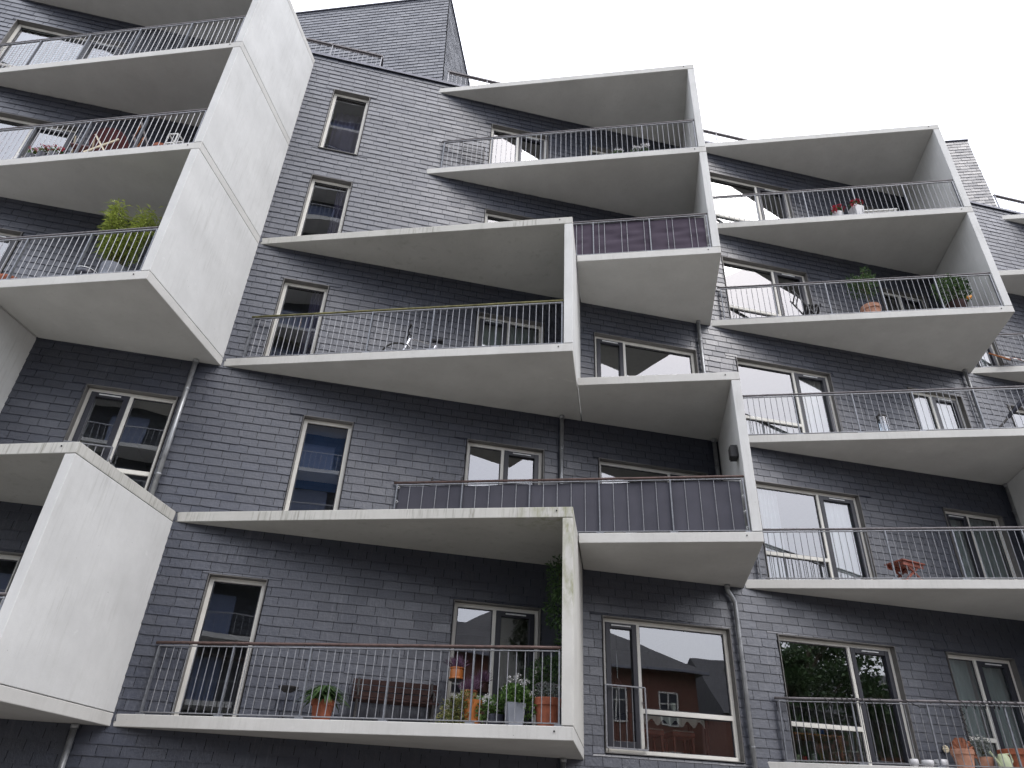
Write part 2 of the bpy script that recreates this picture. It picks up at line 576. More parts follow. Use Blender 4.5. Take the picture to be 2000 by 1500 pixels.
# ------------------------------------------------------------------ setting: ground
g = MB()
g.box(-400, 400, -400, 400, -0.3, 0.0)
tag(g.build('ground', M['ground']), kind='structure')

# ------------------------------------------------------------------ building layout (metres)
ST = 2.9227                              # storey height
T = 0.161                                # slab thickness
Z = [2.6565 + ST * k for k in range(6)]  # undersides of the slabs, levels 0-5
FL = [z + T for z in Z]                  # balcony floors
AL = R(20.92)
CA, SA = math.cos(AL), math.sin(AL)
LEN = 6.23
DEP = 2.381
MOD = 6.669
OFF = 3.02
TX = {'x': -12.61, 'y': -9.59, 'a': -2.90, 'b': 0.12, 'c': 6.79, 'f': 13.46, 'e': 16.48}
TOPZ = 17.71
WX0, WX1 = -16.0, 24.0


def front(t, s, off=0.0, z=0.0):
    """point on the front line of the balcony whose tip is at x = t, s metres from the tip, off metres behind it"""
    return Vector((t + s * CA + off * SA, -s * SA + off * CA, z))


B = thing('apartment_building', 'dark slate clad apartment block with triangular white concrete balconies stepping across its front', 'building', (0, 0, 0))

# windows: storey, x0, x1, mullions, kinds of lights from left to right, transom, juliet
def WX(a):
    return a * 1.17


WIN = []
for k, a, b in ((0, -1.87, -1.13), (1, -1.14, -0.40), (2, -1.94, -1.20), (3, -1.95, -1.21), (4, -1.97, -1.24)):
    WIN.append((k, WX(a), WX(b), [], ['n'], False, False))
WIN += [
    (0, WX(1.37), WX(2.60), [WX(1.96)], ['f', 's'], True, False),
    (1, WX(1.36), WX(2.60), [WX(1.95)], ['f', 's'], True, False),
    (2, WX(1.34), WX(2.55), [WX(1.93)], ['s', 'f'], True, False),
    (3, WX(1.33), WX(2.55), [WX(1.92)], ['f', 's'], True, False),
    (4, WX(1.31), WX(2.54), [WX(1.90)], ['f', 's'], True, False),
    (0, WX(3.51), WX(5.48), [WX(4.07)], ['s', 'f'], True, True),
    (1, WX(3.51), WX(5.40), [WX(4.75)], ['f', 's'], True, False),
    (2, WX(3.48), WX(5.44), [WX(4.07)], ['s', 'f'], True, False),
    (3, WX(3.48), WX(5.44), [WX(4.75)], ['f', 's'], True, False),
    (4, WX(3.46), WX(5.42), [WX(4.75)], ['f', 's'], True, False),
    (0, WX(6.25), WX(8.22), [WX(7.47)], ['f', 's'], True, False),
    (1, WX(6.25), WX(8.20), [WX(7.45)], ['f', 's'], True, False),
    (2, WX(6.24), WX(8.18), [WX(7.44)], ['f', 's'], True, False),
    (3, WX(6.25), WX(8.16), [WX(7.42)], ['f', 's'], True, False),
    (4, WX(6.24), WX(8.18), [WX(7.41)], ['f', 's'], True, False),
    (0, WX(9.13), WX(10.37), [WX(9.70)], ['f', 's'], True, False),
    (1, WX(9.86), WX(11.06), [WX(10.40)], ['s', 'f'], True, False),
    (2, WX(9.86), WX(11.05), [WX(10.40)], ['f', 's'], True, False),
    (3, WX(9.86), WX(11.00), [WX(10.40)], ['f', 's'], True, False),
    (4, WX(9.88), WX(11.00), [WX(10.40)], ['f', 's'], True, False),
    (2, WX(12.12), WX(13.3), [WX(12.7)], ['f', 's'], True, False),
    (3, WX(11.75), WX(12.42), [], ['s'], False, False),
    (0, WX(-5.35), WX(-4.10), [WX(-4.75)], ['s', 'f'], True, False),
    (1, WX(-4.18), WX(-2.94), [WX(-3.57)], ['s', 'f'], True, True),
    (2, WX(-7.9), WX(-5.95), [WX(-6.66)], ['f', 's'], True, False),
    (3, WX(-7.9), WX(-5.97), [WX(-6.70)], ['f', 's'], True, False),
    (4, WX(-7.9), WX(-5.95), [WX(-6.64)], ['f', 's'], True, False),
]
WH = 2.015
SILL = -0.045


def opening(wd):
    return (wd[1], wd[2], FL[wd[0]] + SILL, FL[wd[0]] + WH)


OPEN = [opening(x) for x in WIN]


# ------------------------------------------------------------------ slate cladding: every slate its own thin tilted plate
def slate_tiles(mb, u0, u1, v0, v1, holes, rng, tw=0.295, th=0.1435, conv=None, v_start=None):
    """tiles in the (u, v) plane; n (third) is outward. conv maps (u, v, n) to the scene"""
    cv = conv or (lambda u, v, n: (u, -n, v))
    row = 0
    v = v0
    while v < v1 - 1e-6:
        vt = min(v + th, v1)
        u = u0 - (0.5 * tw if row % 2 else 0) + rng.uniform(-0.03, 0.03) - tw
        while u < u1:
            wdt = tw + rng.uniform(-0.012, 0.012)
            a, b = max(u, u0), min(u + wdt, u1)
            u += wdt
            if b - a < 0.02:
                continue
            segs = [(a, b, v, vt)]
            for (h0, h1, g0, g1) in holes:
                if h1 <= a or h0 >= b or g1 <= v or g0 >= vt:
                    continue
                ns = []
                for (p, q, lo, hi) in segs:
                    if h1 <= p or h0 >= q or g1 <= lo or g0 >= hi:
                        ns.append((p, q, lo, hi))
                        continue
                    if lo < g0:
                        ns.append((p, q, lo, g0))
                    if hi > g1:
                        ns.append((p, q, g1, hi))
                    l2, h2 = max(lo, g0), min(hi, g1)
                    if p < h0:
                        ns.append((p, h0, l2, h2))
                    if q > h1:
                        ns.append((h1, q, l2, h2))
                segs = ns
            at = (1.0 if rng.random() < 0.03 else rng.random(), 1.0 if rng.random() < 0.12 else rng.random() * 0.4, rng.random())
            tb = 0.0145 + rng.uniform(-0.002, 0.003)
            tt = 0.003 + rng.uniform(-0.001, 0.001)
            sk = rng.uniform(-0.0025, 0.0025)
            for (p, q, lo, hi) in segs:
                if q - p < 0.012 or hi - lo < 0.012:
                    continue
                e = 0.0038
                full = lo <= v + 1e-6
                j = [rng.uniform(-0.0025, 0.0025) if full else 0 for _ in range(4)]
                if full and rng.random() < 0.06:
                    j[rng.choice((0, 3))] += rng.uniform(0.006, 0.016)
                w_ = q - p
                us = [p + e, p + w_ * 0.33, p + w_ * 0.66, q - e]
                bot = [(us[i], lo - 0.004 + j[i] + sk * (i - 1.5) * 0.6, tb) for i in range(4)]
                hx = 0.022 if hi >= vt - 1e-6 else 0.0
                top = [(q - e, hi + hx, tt - hx * 0.12), (p + e, hi + hx, tt - hx * 0.12)]
                F_ = [cv(*x) for x in bot + top]
                mb.face(F_, at)
                B_ = [cv(x[0], x[1] + 0.001, x[2] - 0.006) for x in bot]
                for i in range(3):
                    mb.face([F_[i], B_[i], B_[i + 1], F_[i + 1]], at)
                bl = cv(p + e, hi + hx, -0.001)
                br = cv(q - e, hi + hx, -0.001)
                mb.face([F_[0], F_[5], bl, B_[0]], at)
                mb.face([F_[3], B_[3], br, F_[4]], at)
        v += th
        row += 1


rng = random.Random(5)
sm = MB()
holes = [(a - 0.012, b + 0.012, c - 0.012, d + 0.012) for (a, b, c, d) in OPEN]
slate_tiles(sm, WX0, WX1, 0.0, TOPZ - 0.04, holes, rng)
sm.build('slate_cladding', M['slate'], B)

# solid wall behind the slates, with the window openings left out
wm = MB()
xs = sorted(set([WX0, WX1] + [v for o in OPEN for v in o[:2]]))
zs = sorted(set([0.0, TOPZ - 0.03] + [v for o in OPEN for v in o[2:]]))
for i in range(len(xs) - 1):
    run = None
    for j in range(len(zs) - 1):
        cx, cz = (xs[i] + xs[i + 1]) / 2, (zs[j] + zs[j + 1]) / 2
        inside = any(o[0] < cx < o[1] and o[2] < cz < o[3] for o in OPEN)
        if not inside:
            if run is None:
                run = zs[j]
        if inside or j == len(zs) - 2:
            end = zs[j] if inside else zs[j + 1]
            if run is not None:
                wm.box(xs[i], xs[i + 1], 0.001, 0.30, run, end)
            run = None
wm.build('wall', M['backing'], B)

# parapet cap and roof
pc = MB()
pc.box(WX0, WX1, -0.055, 0.34, TOPZ - 0.028, TOPZ)
pc.box(WX0, WX1, -0.055, -0.045, TOPZ - 0.075, TOPZ - 0.03)
pc.build('parapet_cap', M['cap'], B, bevel=0.004)
rf = MB()
rf.box(WX0, WX1, 0.31, 14, TOPZ - 0.5, TOPZ - 0.3)
rf.box(WX0 - 0.1, WX0, 0, 14, 0, TOPZ)
rf.box(WX1, WX1 + 0.1, 0, 14, 0, TOPZ)
rf.build('roof', M['backing'], B)

# rooms behind the glass
rm = MB()
for k in range(5):
    f, c = FL[k] - 0.06, FL[k] + 2.5
    rm.box(WX0, WX1, 0.31, 4.4, f - 0.06, f)
    rm.box(WX0, WX1, 0.31, 4.4, c, c + 0.06)
    rm.box(WX0, WX1, 4.4, 4.5, f, c)
    for x in (-12, -9.62, -6.1 if k == 0 else -4.95 if k == 1 else -6.2, -2.98, 0.55, 3.5, 6.75, 10.2, 13.4, 17.0, 21.0):
        if any(o[0] - 0.02 < x < o[1] + 0.02 and o[2] < f + 1 < o[3] for o in OPEN):
            continue
        rm.box(x - 0.05, x + 0.05, 0.31, 4.4, f, c)
rm.build('interior_rooms', M['room'], B)


# ------------------------------------------------------------------ windows
def make_window(wd):
    k, x0, x1, mull, kinds, transom, jul = wd
    z0, z1 = FL[k] + SILL, FL[k] + WH
    fr = MB()
    fwid = 0.062
    y0, y1 = 0.085, 0.155
    i0, i1 = x0 + 0.014, x1 - 0.014
    fr.box(i0, i0 + fwid, y0, y1, z0 + 0.014, z1 - 0.014)
    fr.box(i1 - fwid, i1, y0, y1, z0 + 0.014, z1 - 0.014)
    fr.box(i0 + fwid, i1 - fwid, y0 + 0.001, y1, z1 - 0.014 - fwid, z1 - 0.014)
    fr.box(i0 + fwid, i1 - fwid, y0 - 0.05, y1, z0 + 0.014, z0 + 0.014 + 0.055)
    edges = [i0 + fwid]
    for m_ in mull:
        fr.box(m_ - 0.028, m_ + 0.028, y0 - 0.004, y1, z0 + 0.07, z1 - 0.014 - fwid)
        edges += [m_ - 0.028, m_ + 0.028]
    edges.append(i1 - fwid)
    zt = FL[k] + 0.60
    lights = []
    for j, kd in enumerate(kinds):
        a, b = edges[2 * j], edges[2 * j + 1]
        if kd == 'f' and transom:
            fr.box(a, b, y0 - 0.006, y1, zt - 0.035, zt + 0.035)
            lights.append((a, b, zt + 0.035, z1 - 0.014 - fwid))
            lights.append((a, b, z0 + 0.07, zt - 0.035))
        else:
            lights.append((a, b, z0 + 0.07, z1 - 0.014 - fwid))
    W = fr.build('window', M['frame'], B, bevel=0.004)
    li = MB()
    t_ = 0.012
    li.box(x0, x0 + t_, -0.029, 0.16, z0, z1)
    li.box(x1 - t_, x1, -0.029, 0.16, z0, z1)
    li.box(x0 + t_, x1 - t_, -0.0295, 0.16, z1 - t_, z1)
    li.box(x0 + t_, x1 - t_, -0.035, 0.16, z0, z0 + t_)
    li.build('window_lining', M['lining'], W)
    for (a, b, c, d) in lights:
        gp = MB()
        gp.face([(a, 0.125, c), (b, 0.125, c), (b, 0.125, d), (a, 0.125, d)])
        gp.build('pane', M['glass'], W)
    for j, kd in enumerate(kinds):
        a, b = edges[2 * j], edges[2 * j + 1]
        c, d = z0 + 0.072, z1 - 0.014 - fwid - 0.002
        s_ = MB()
        if kd == 's':
            wd_ = 0.085
            s_.box(a + 0.002, a + wd_, 0.068, 0.14, c, d)
            s_.box(b - wd_, b - 0.002, 0.068, 0.14, c, d)
            s_.box(a + wd_, b - wd_, 0.070, 0.14, d - wd_, d)
            s_.box(a + wd_, b - wd_, 0.070, 0.14, c, c + wd_ + 0.03)
            s_.build('sash', M['sash'], W, bevel=0.004)
            ve = MB()
            mx_ = (a + b) / 2
            hw = min(0.17, (b - a) / 2 - 0.08)
            ve.box(mx_ - hw, mx_ + hw, 0.052, 0.07, d - 0.052, d - 0.034)
            ve.build('vent_strip', M['vent'], W)
        else:
            # slim dark gasket round fixed panes
            for (p, q, lo, hi) in [l for l in lights if l[0] == a]:
                gk = 0.016
                s_.box(p, p + gk, 0.112, 0.124, lo, hi)
                s_.box(q - gk, q, 0.112, 0.124, lo, hi)
                s_.box(p + gk, q - gk, 0.113, 0.124, hi - gk, hi)
                s_.box(p + gk, q - gk, 0.113, 0.124, lo, lo + gk)
            s_.build('gasket', M['sash'], W)
    if jul:
        a, b = x0 + 0.02, mull[0] + 0.03
        jz0, jz1 = FL[k] + 0.03, FL[k] + 0.93
        j_ = MB()
        j_.bar((a, -0.03, jz1), (b, -0.03, jz1), 0.03, 0.02)
        j_.bar((a, -0.03, jz0), (b, -0.03, jz0), 0.03, 0.025)
        j_.bar((a, -0.03, jz0), (a, -0.03, jz1), 0.022, 0.022)
        j_.bar((b, -0.03, jz0), (b, -0.03, jz1), 0.022, 0.022)
        for z_ in (jz0 + 0.04, jz1 - 0.2):
            j_.bar((a - 0.005, -0.03, z_), (a - 0.005, 0.09, z_), 0.02, 0.02)
            j_.bar((b + 0.005, -0.03, z_), (b + 0.005, 0.09, z_), 0.02, 0.02)
        n = 6
        for q in range(1, n):
            x = a + (b - a) * q / n
            j_.tube([(x, -0.03, jz0), (x, -0.03, jz1)], 0.006, 6)
        j_.build('juliet_railing', M['steel'], W)
    return W


for wd in WIN:
    make_window(wd)


# ------------------------------------------------------------------ balconies
def slab(t, k, cut=None, m='concrete', label=None):
    cor = front(t, LEN)
    end = (t + MOD, 0.0)
    if cut is None:
        poly = [(t, 0.0), (cor.x, cor.y), end]
    else:                      # stands against the side wall line of the balcony whose tip is at cut
        s = LEN - (t - cut) * CA
        p = front(t, s + 0.018)
        poly = [(p.x, p.y), (cor.x, cor.y), end, (cut + MOD + 0.02, 0.0)]
    mb = MB()
    mb.prism(poly, Z[k], Z[k] + T)
    o = mb.build('balcony_slab', M[m], B, bevel=0.009)
    if label:
        o['label'] = label
    # spout hole near the outer corner
    d = MB()
    p = front(t, LEN - 0.24, -0.003)
    zc = Z[k] + 0.10
    d.lathe([(0.0001, 0), (0.011, 0), (0.011, 0.008)], 0, 0, 0, 12)
    mtx = Matrix.Translation((p.x, p.y, zc)) @ Matrix.Rotation(-AL, 4, 'Z') @ Matrix.Rotation(R(90), 4, 'X')
    d.build('drain_hole', M['black'], o, matrix=mtx)
    return o


def fin(t, k, m='concrete_fin', label=None):
    z0, z1 = Z[k] + T + 0.008, Z[k + 1] - 0.008
    a = front(t, LEN - 0.152)
    b = front(t, LEN)
    c = front(t, LEN, DEP)
    # inner line meets the wall plane y = 0
    d = Vector((SA, CA, 0))
    ci = a + d * (-a.y / CA)
    mb = MB()
    mb.prism([(a.x, a.y), (b.x, b.y), (c.x, min(c.y, 0)), (ci.x, 0.0)], z0, z1)
    # recessed packing strips in the joints
    o = mb.build('side_wall', M[m], B, bevel=0.009)
    if label:
        o['label'] = label
    j = MB()
    q = 0.03
    aa, bb = front(t, LEN - 0.152 + q, q), front(t, LEN - q, q)
    cc, dd = front(t, LEN - q, DEP - 0.05), front(t, LEN - 0.152 + q, DEP - 0.1)
    for zz in (Z[k] + T - 0.002, Z[k + 1] - 0.01):
        j.prism([(aa.x, aa.y), (bb.x, bb.y), (cc.x, cc.y), (dd.x, dd.y)], zz, zz + 0.012)
    j.build('joint', M['black'], o)
    return o


def railing(t, k, hm='rail_grey', s0=0.33, s1=6.05, mesh=False, label=None, skip=False):
    z = FL[k]
    inn = 0.045
    top = z + 0.905
    r_ = MB()
    r_.bar(front(t, s0, inn, top), front(t, s1, inn, top), 0.035, 0.012)
    r_.bar(front(t, s0, inn, z + 0.035), front(t, s1, inn, z + 0.035), 0.035, 0.012)
    rail = r_.build('railing', M['steel'], B)
    if label:
        rail['label'] = label
    n = 5
    for q in range(n + 1):
        s = s0 + (s1 - s0) * q / n
        s = min(max(s, s0 + 0.005), s1 - 0.005)
        p = MB()
        p.bar(front(t, s, inn, z), front(t, s, inn, top - 0.006), 0.045, 0.021, (CA, -SA, 0))
        p.bar(front(t, s - 0.06, inn, z + 0.012), front(t, s + 0.06, inn, z + 0.012), 0.06, 0.02)
        p.tube([front(t, s, inn, top), front(t, s, inn, top + 0.04)], 0.008, 6)
        p.build('post', M['steel_post'], rail)
    b = MB()
    nb = n * 10
    for q in range(1, nb):
        if q % 10 == 0:
            continue
        s = s0 + (s1 - s0) * q / nb
        if (skip == 'pairs' and q % 4 in (1, 2)) or (skip == 'alternate' and q % 2):
            continue
        if skip:
            b = MB()
        b.tube([front(t, s, inn, z + 0.04), front(t, s, inn, top - 0.004)], 0.0062, 6, cap=False)
        if skip:
            b.build('baluster', M['steel'], rail)
    if not skip:
        b.build('balusters', M['steel'], rail)
    h = MB()
    rg = random.Random(k * 7 + int(t * 3))
    pts = [front(t, s0 - 0.06 + (s1 - s0 + 0.08) * q / 14, inn, top + 0.045 + rg.uniform(-.002, .002)) for q in range(15)]
    h.tube(pts, 0.021, 10)
    h.build('handrail', M[hm], rail, smooth=True)
    if mesh:
        mm = MB()
        L_ = s1 - s0
        nx, nz = int(L_ / 0.075), 11
        for q in range(nx + 1):
            s = s0 + L_ * q / nx
            mm.bar(front(t, s, inn + 0.04, z + 0.04), front(t, s, inn + 0.04, top - 0.02), 0.003, 0.003)
        for q in range(nz + 1):
            zz = z + 0.05 + 0.8 * q / nz
            mm.bar(front(t, s0, inn + 0.04, zz), front(t, s1, inn + 0.04, zz), 0.003, 0.003)
        mm.build('wire_mesh', M['steel_post'], rail)
    return rail


# A: storeys 0 and 2;  B: storeys 1, 3, 4;  C: storeys 0-4;  Y: 0, 2, 3, 4;  X: 1;  F: 3;  E beyond
a_, b_, c_, y_, x_, f_, e_ = (TX[q] for q in 'abcyxfe')
slab(a_, 0)
slab(a_, 1, m='concrete_roof', label='mossy weathered slab')
slab(a_, 2)
slab(a_, 3, m='concrete_roof')
fin(a_, 0, m='concrete_moss', label='side wall with green algae runs')
fin(a_, 2)
slab(b_, 1, cut=a_)
slab(b_, 2, cut=a_)
slab(b_, 3, cut=a_)
slab(b_, 4)
slab(b_, 5)
fin(b_, 1)
fin(b_, 3)
fin(b_, 4)
for k in range(6):
    slab(c_, k)
for k in (0, 1, 3, 4):
    fin(c_, k)
slab(y_, 0)
slab(y_, 1, m='concrete_roof')
slab(y_, 2, cut=x_)
for k in (3, 4, 5):
    slab(y_, k)
for k in (0, 2, 3, 4):
    fin(y_, k)
slab(x_, 1)
slab(x_, 2)
fin(x_, 1)
slab(f_, 3)
slab(f_, 4)
fin(f_, 3)
slab(e_, 4, cut=f_)
slab(e_, 5)
fin(e_, 4)

railing(a_, 0, 'rail_brown', label='railing with brown wooden handrail')
railing(a_, 2, 'rail_moss', label='railing with mossy wooden handrail')
railing(b_, 1, 'rail_brown', skip='alternate')
railing(b_, 3, skip='pairs')
railing(b_, 4)
for k in range(5):
    railing(c_, k)
for k in (2, 3):
    railing(y_, k)
railing(y_, 4, mesh=True, label='railing lined with fine wire mesh')
railing(y_, 0)
railing(x_, 1)
railing(f_, 3)


# ------------------------------------------------------------------ downpipes
def pipe(pts, rad=0.04, clips=()):
    mb = MB()
    mb.tube(pts, rad, 14)
    top = pts[0]
    mb.tube([(top[0], top[1], top[2] - 0.06), (top[0], top[1], top[2] - 0.002)], rad * 1.25, 14)
    o = mb.build('downpipe', M['pipe'], B, smooth=True)
    for zc in clips:
        c = MB()
        x = min(pts, key=lambda p: abs(p[2] - zc))[0]
        c.tube([(x, pts[0][1], zc - 0.012), (x, pts[0][1], zc + 0.012)], rad + 0.005, 14)
        c.bar((x, pts[0][1] + rad, zc), (x, 0.0, zc), 0.02, 0.02)
        c.build('pipe_clip', M['pipe'], o)
    return o


yp = -0.085
pipe([(-3.33, yp, Z[2]), (-3.33, yp, FL[1] - 0.01)], clips=(7.9, 6.3))
pipe([(-3.33, yp, Z[0]), (-3.33, yp, 0)], clips=(2.0,))
pipe([(3.36, yp, Z[2]), (3.36, yp, FL[1])], clips=(7.8, 6.4))
pipe([(3.42, yp, Z[0]), (3.42, yp, 0)], clips=(2.0,))
pipe([(6.46, yp, Z[3]), (6.46, yp, FL[2])], clips=(10.9, 9.4))
pipe([(6.50, yp, Z[2]), (6.50, yp, FL[1])], clips=(7.9,))
pipe([(6.42, yp, Z[1]), (6.42, yp, Z[1] - 0.10), (6.50, yp, Z[1] - 0.22), (6.535, yp, Z[1] - 0.30), (6.54, yp, Z[1] - 0.5), (6.54, yp, 0)], clips=(4.3, 3.0))
pipe([(13.22, yp, Z[3]), (13.22, yp, FL[2])], clips=(10.9, 9.6))
pipe([(13.26, yp, Z[2]), (13.26, yp, FL[1])], clips=(7.9,))


# ------------------------------------------------------------------ rooftop houses and railings
def roof_house(T0, B0, Tl, Bl, back_top, back_bot, label=None):
    """T0/B0 top and base of the near corner, Tl/Bl far left end, back_* the far end of the side wall"""
    T0, B0, Tl, Bl, bt, bb = map(Vector, (T0, B0, Tl, Bl, back_top, back_bot))
    core = MB()
    du = (Bl - B0)
    Lf = du.length
    du.normalize()
    nf = du.cross(Vector((0, 0, 1)))
    if nf.y > 0:
        nf = -nf
    core.face([B0, T0, Tl, Bl])
    core.face([B0, bb, bt, T0])
    core.face([T0, bt, bt + (Tl - T0), Tl])
    core.face([bb, bt, bt + (Tl - T0), bb + (Bl - B0)])
    core.face([Bl, Tl, bt + (Tl - T0), bb + (Bl - B0)])
    house = core.build('roof_house', M['backing'], B)
    if label:
        house['label'] = label
    rg = random.Random(9)
    H = max(T0.z, Tl.z) - B0.z

    def lean(v):
        return (T0 - B0) * (v / (T0.z - B0.z))

    mb = MB()
    slate_tiles(mb, 0, Lf, 0, H + 0.4, [], rg, conv=lambda u, v, n: tuple(B0 + lean(v) * 1.0 + du * u + nf * (n + 0.01)))
    # side wall
    ds = Vector((bb.x - B0.x, bb.y - B0.y, 0))
    Ls = ds.length
    ds.normalize()
    ns = ds.cross(Vector((0, 0, 1)))
    if ns.x < 0:
        ns = -ns
    mb2 = MB()
    slate_tiles(mb2, 0, Ls, 0, H + 0.4, [], rg, conv=lambda u, v, n: tuple(B0 + lean(v) + ds * u + ns * (n + 0.01)))
    for m_, p1, p2 in ((mb, T0, Tl), (mb2, T0, bt)):
        o = m_.build('slate_cladding', M['slate'], house)
        bm = bmesh.new()
        bm.from_mesh(o.data)
        d = (p2 - p1).normalized()
        no_ = Vector((0, 0, 1)) - d * d.z
        bmesh.ops.bisect_plane(bm, geom=bm.verts[:] + bm.edges[:] + bm.faces[:], plane_co=p1, plane_no=no_, clear_outer=True)
        bm.to_mesh(o.data)
        bm.free()
    cp = MB()
    cp.bar(T0 + nf * 0.01 + ns * 0.02, Tl + nf * 0.01, 0.09, 0.035)
    cp.bar(T0 + ns * 0.01, bt + ns * 0.01, 0.09, 0.035)
    cp.build('roof_edge', M['cap'], house)
    return house


DB = Vector((SA, CA, 0)) * 6.5
DL = Vector((-CA, SA, 0))
for (tc_, bc_, ln) in ((Vector((0.03, 1.06, 23.30)), Vector((0.27, 0.97, 17.3)), 9.0), (Vector((19.28, 2.01, 23.95)), Vector((19.33, 1.99, 17.3)), 7.0)):
    roof_house(tc_, bc_, tc_ + DL * ln, bc_ + DL * ln, tc_ + DB, bc_ + DB)


def roof_rail(x0, x1, y=0.35, zt=18.70, endpost=True):
    mb = MB()
    mb.box(x0, x1, y - 0.03, y + 0.03, zt - 0.045, zt)
    mb.bar((x0, y, zt - 0.10), (x1, y, zt - 0.10), 0.02, 0.012)
    o = mb.build('roof_railing', M['rail_grey'], B)
    n = max(1, round((x1 - x0) / 1.2))
    for q in range(n + 1):
        x = x0 + 0.02 + (x1 - x0 - 0.04) * q / n
        p = MB()
        p.bar((x, y, TOPZ), (x, y, zt - 0.04), 0.022, 0.04)
        p.build('post', M['steel'], o)
    bl = MB()
    q = x0 + 0.13
    while q < x1 - 0.05:
        bl.bar((q, y, TOPZ), (q, y, zt - 0.1), 0.009, 0.009)
        q += 0.118
    bl.build('balusters', M['steel'], o)
    rt_ = MB()
    e = x1 - 0.03
    rt_.box(e, e + 0.05, y + 0.035, y + 0.9, zt - 0.045, zt)
    rt_.build('return_rail', M['rail_grey'], o)


roof_rail(-9.0, -1.42)
roof_rail(0.30, 2.4)
roof_rail(5.2, 9.3)
for xx in (17.05,):
    roof_rail(xx, 22.0, zt=18.80)

# wall lamp on the inner face of a side wall
lp = front(b_, LEN - 0.152)
dl = Vector((SA, CA, 0))
pl = lp + dl * 0.32
lm_ = MB()
lm_.box(-0.11, 0.0, -0.10, 0.10, -0.11, 0.11)
lo_ = lm_.build('wall_lamp', M['black'], B, bevel=0.006, matrix=Matrix.Translation((pl.x - 0.015, pl.y, 7.24)) @ Matrix.Rotation(-AL, 4, 'Z'))
lc = MB()
lc.tube([(pl.x, pl.y - 0.05, 7.16), (pl.x + 0.005, pl.y - 0.06, 6.7), (pl.x, pl.y - 0.03, FL[1])], 0.004, 6)
lc.build('cable', M['black'], lo_)
lb = MB()
lb.box(-0.125, -0.111, -0.08, 0.08, -0.09, 0.09)
lb.build('lamp_glass', M['iron'], lo_, matrix=Matrix.Translation((pl.x - 0.015, pl.y, 7.24)) @ Matrix.Rotation(-AL, 4, 'Z'))

# ------------------------------------------------------------------ buildings and trees across the street (seen in the glass)
t1 = thing('brick_house', 'red brick house with hipped slate roof, reflected in the wide ground storey window', 'building', (11.0, -27, 0))
hx0, hx1, hy0, hy1, he = -7.2, 8.0, 0.0, -10.0, 9.7
m_ = MB()
m_.box(hx0, hx1, hy1, hy0, 0, he)
m_.build('wall', M['brick'], t1)
m_ = MB()
ov = 0.5
c4 = [Vector((hx0 - ov, hy0 + ov, he)), Vector((hx1 + ov, hy0 + ov, he)), Vector((hx1 + ov, hy1 - ov, he)), Vector((hx0 - ov, hy1 - ov, he))]
r0, r1 = Vector((-2.6, -5, he + 3.6)), Vector((3.2, -5, he + 3.6))
m_.face([c4[0], c4[1], r1, r0])
m_.face([c4[1], c4[2], r1])
m_.face([c4[2], c4[3], r0, r1])
m_.face([c4[3], c4[0], r0])
m_.face([c4[3], c4[2], c4[1], c4[0]])
rfh = m_.build('roof', M['roof_slate'], t1)
m_ = MB()
m_.box(-1.2, -0.4, -5.6, -4.9, he + 2.6, he + 4.9)
m_.build('chimney', M['brick'], rfh)
m_ = MB()
m_.bar((hx0 - ov, hy0 + ov + 0.06, he - 0.05), (hx1 + ov, hy0 + ov + 0.06, he - 0.05), 0.12, 0.12)
m_.build('gutter', M['cap'], rfh)
for i in range(5):
    for j in range(3):
        x = hx0 + 1.7 + i * 2.95
        z = 1.0 + j * 3.0
        m_ = MB()
        for (p, q, lo, hi) in ((x - .55, x - .48, z, z + 1.7), (x + .48, x + .55, z, z + 1.7), (x - .48, x + .48, z, z + .07), (x - .48, x + .48, z + 1.63, z + 1.7), (x - .03, x + .03, z + .07, z + 1.63), (x - .48, x - .03, z + 1.1, z + 1.15), (x + .03, x + .48, z + 1.1, z + 1.15)):
            m_.box(p, q, 0.002, 0.07, lo, hi)
        wf = m_.build('window', M['frame'], t1)
        m_ = MB()
        m_.face([(x - .48, 0.02, z + .07), (x + .48, 0.02, z + .07), (x + .48, 0.02, z + 1.63), (x - .48, 0.02, z + 1.63)])
        m_.build('pane', M['dark_pot'], wf)

t2 = thing('tower_block', 'slate clad block with blue panels, height invented for its reflection in the narrow windows', 'building', (-8.5, -27, 0))
m_ = MB()
m_.box(-11, 7.5, -9, 0, 0, 25)
m_.box(0, 7.5, -9, -0.02, 25, 53)  # invented upper part, raised to darken the uppermost narrow window's reflection
m_.build('wall', M['far_slate'], t2)
for k in range(17):
    z = 3 + 3.0 * k
    x0_ = -10 if z < 24 else 0.5
    m_ = MB()
    m_.box(x0_, 7.2, 0.01, 1.6, z, z + 0.22)
    bs = m_.build('balcony_slab', M['concrete'], t2)
    m_ = MB()
    m_.box(x0_, 7.2, 1.52, 1.56, z + 1.15, z + 1.2)
    for q in range(int((7.2 - x0_) / 0.3)):
        m_.box(x0_ + q * 0.3, x0_ + q * 0.3 + 0.02, 1.53, 1.55, z + .22, z + 1.15)
    m_.build('railing', M['steel'], bs)
    m_ = MB()
    for q in range(int((7.2 - x0_) / 3.4)):
        m_.box(x0_ + 0.7 + q * 3.4, x0_ + 2.6 + q * 3.4, 0.01, 0.05, z + .3, z + 2.4)
    m_.build('window', M['blue_glass'], t2)


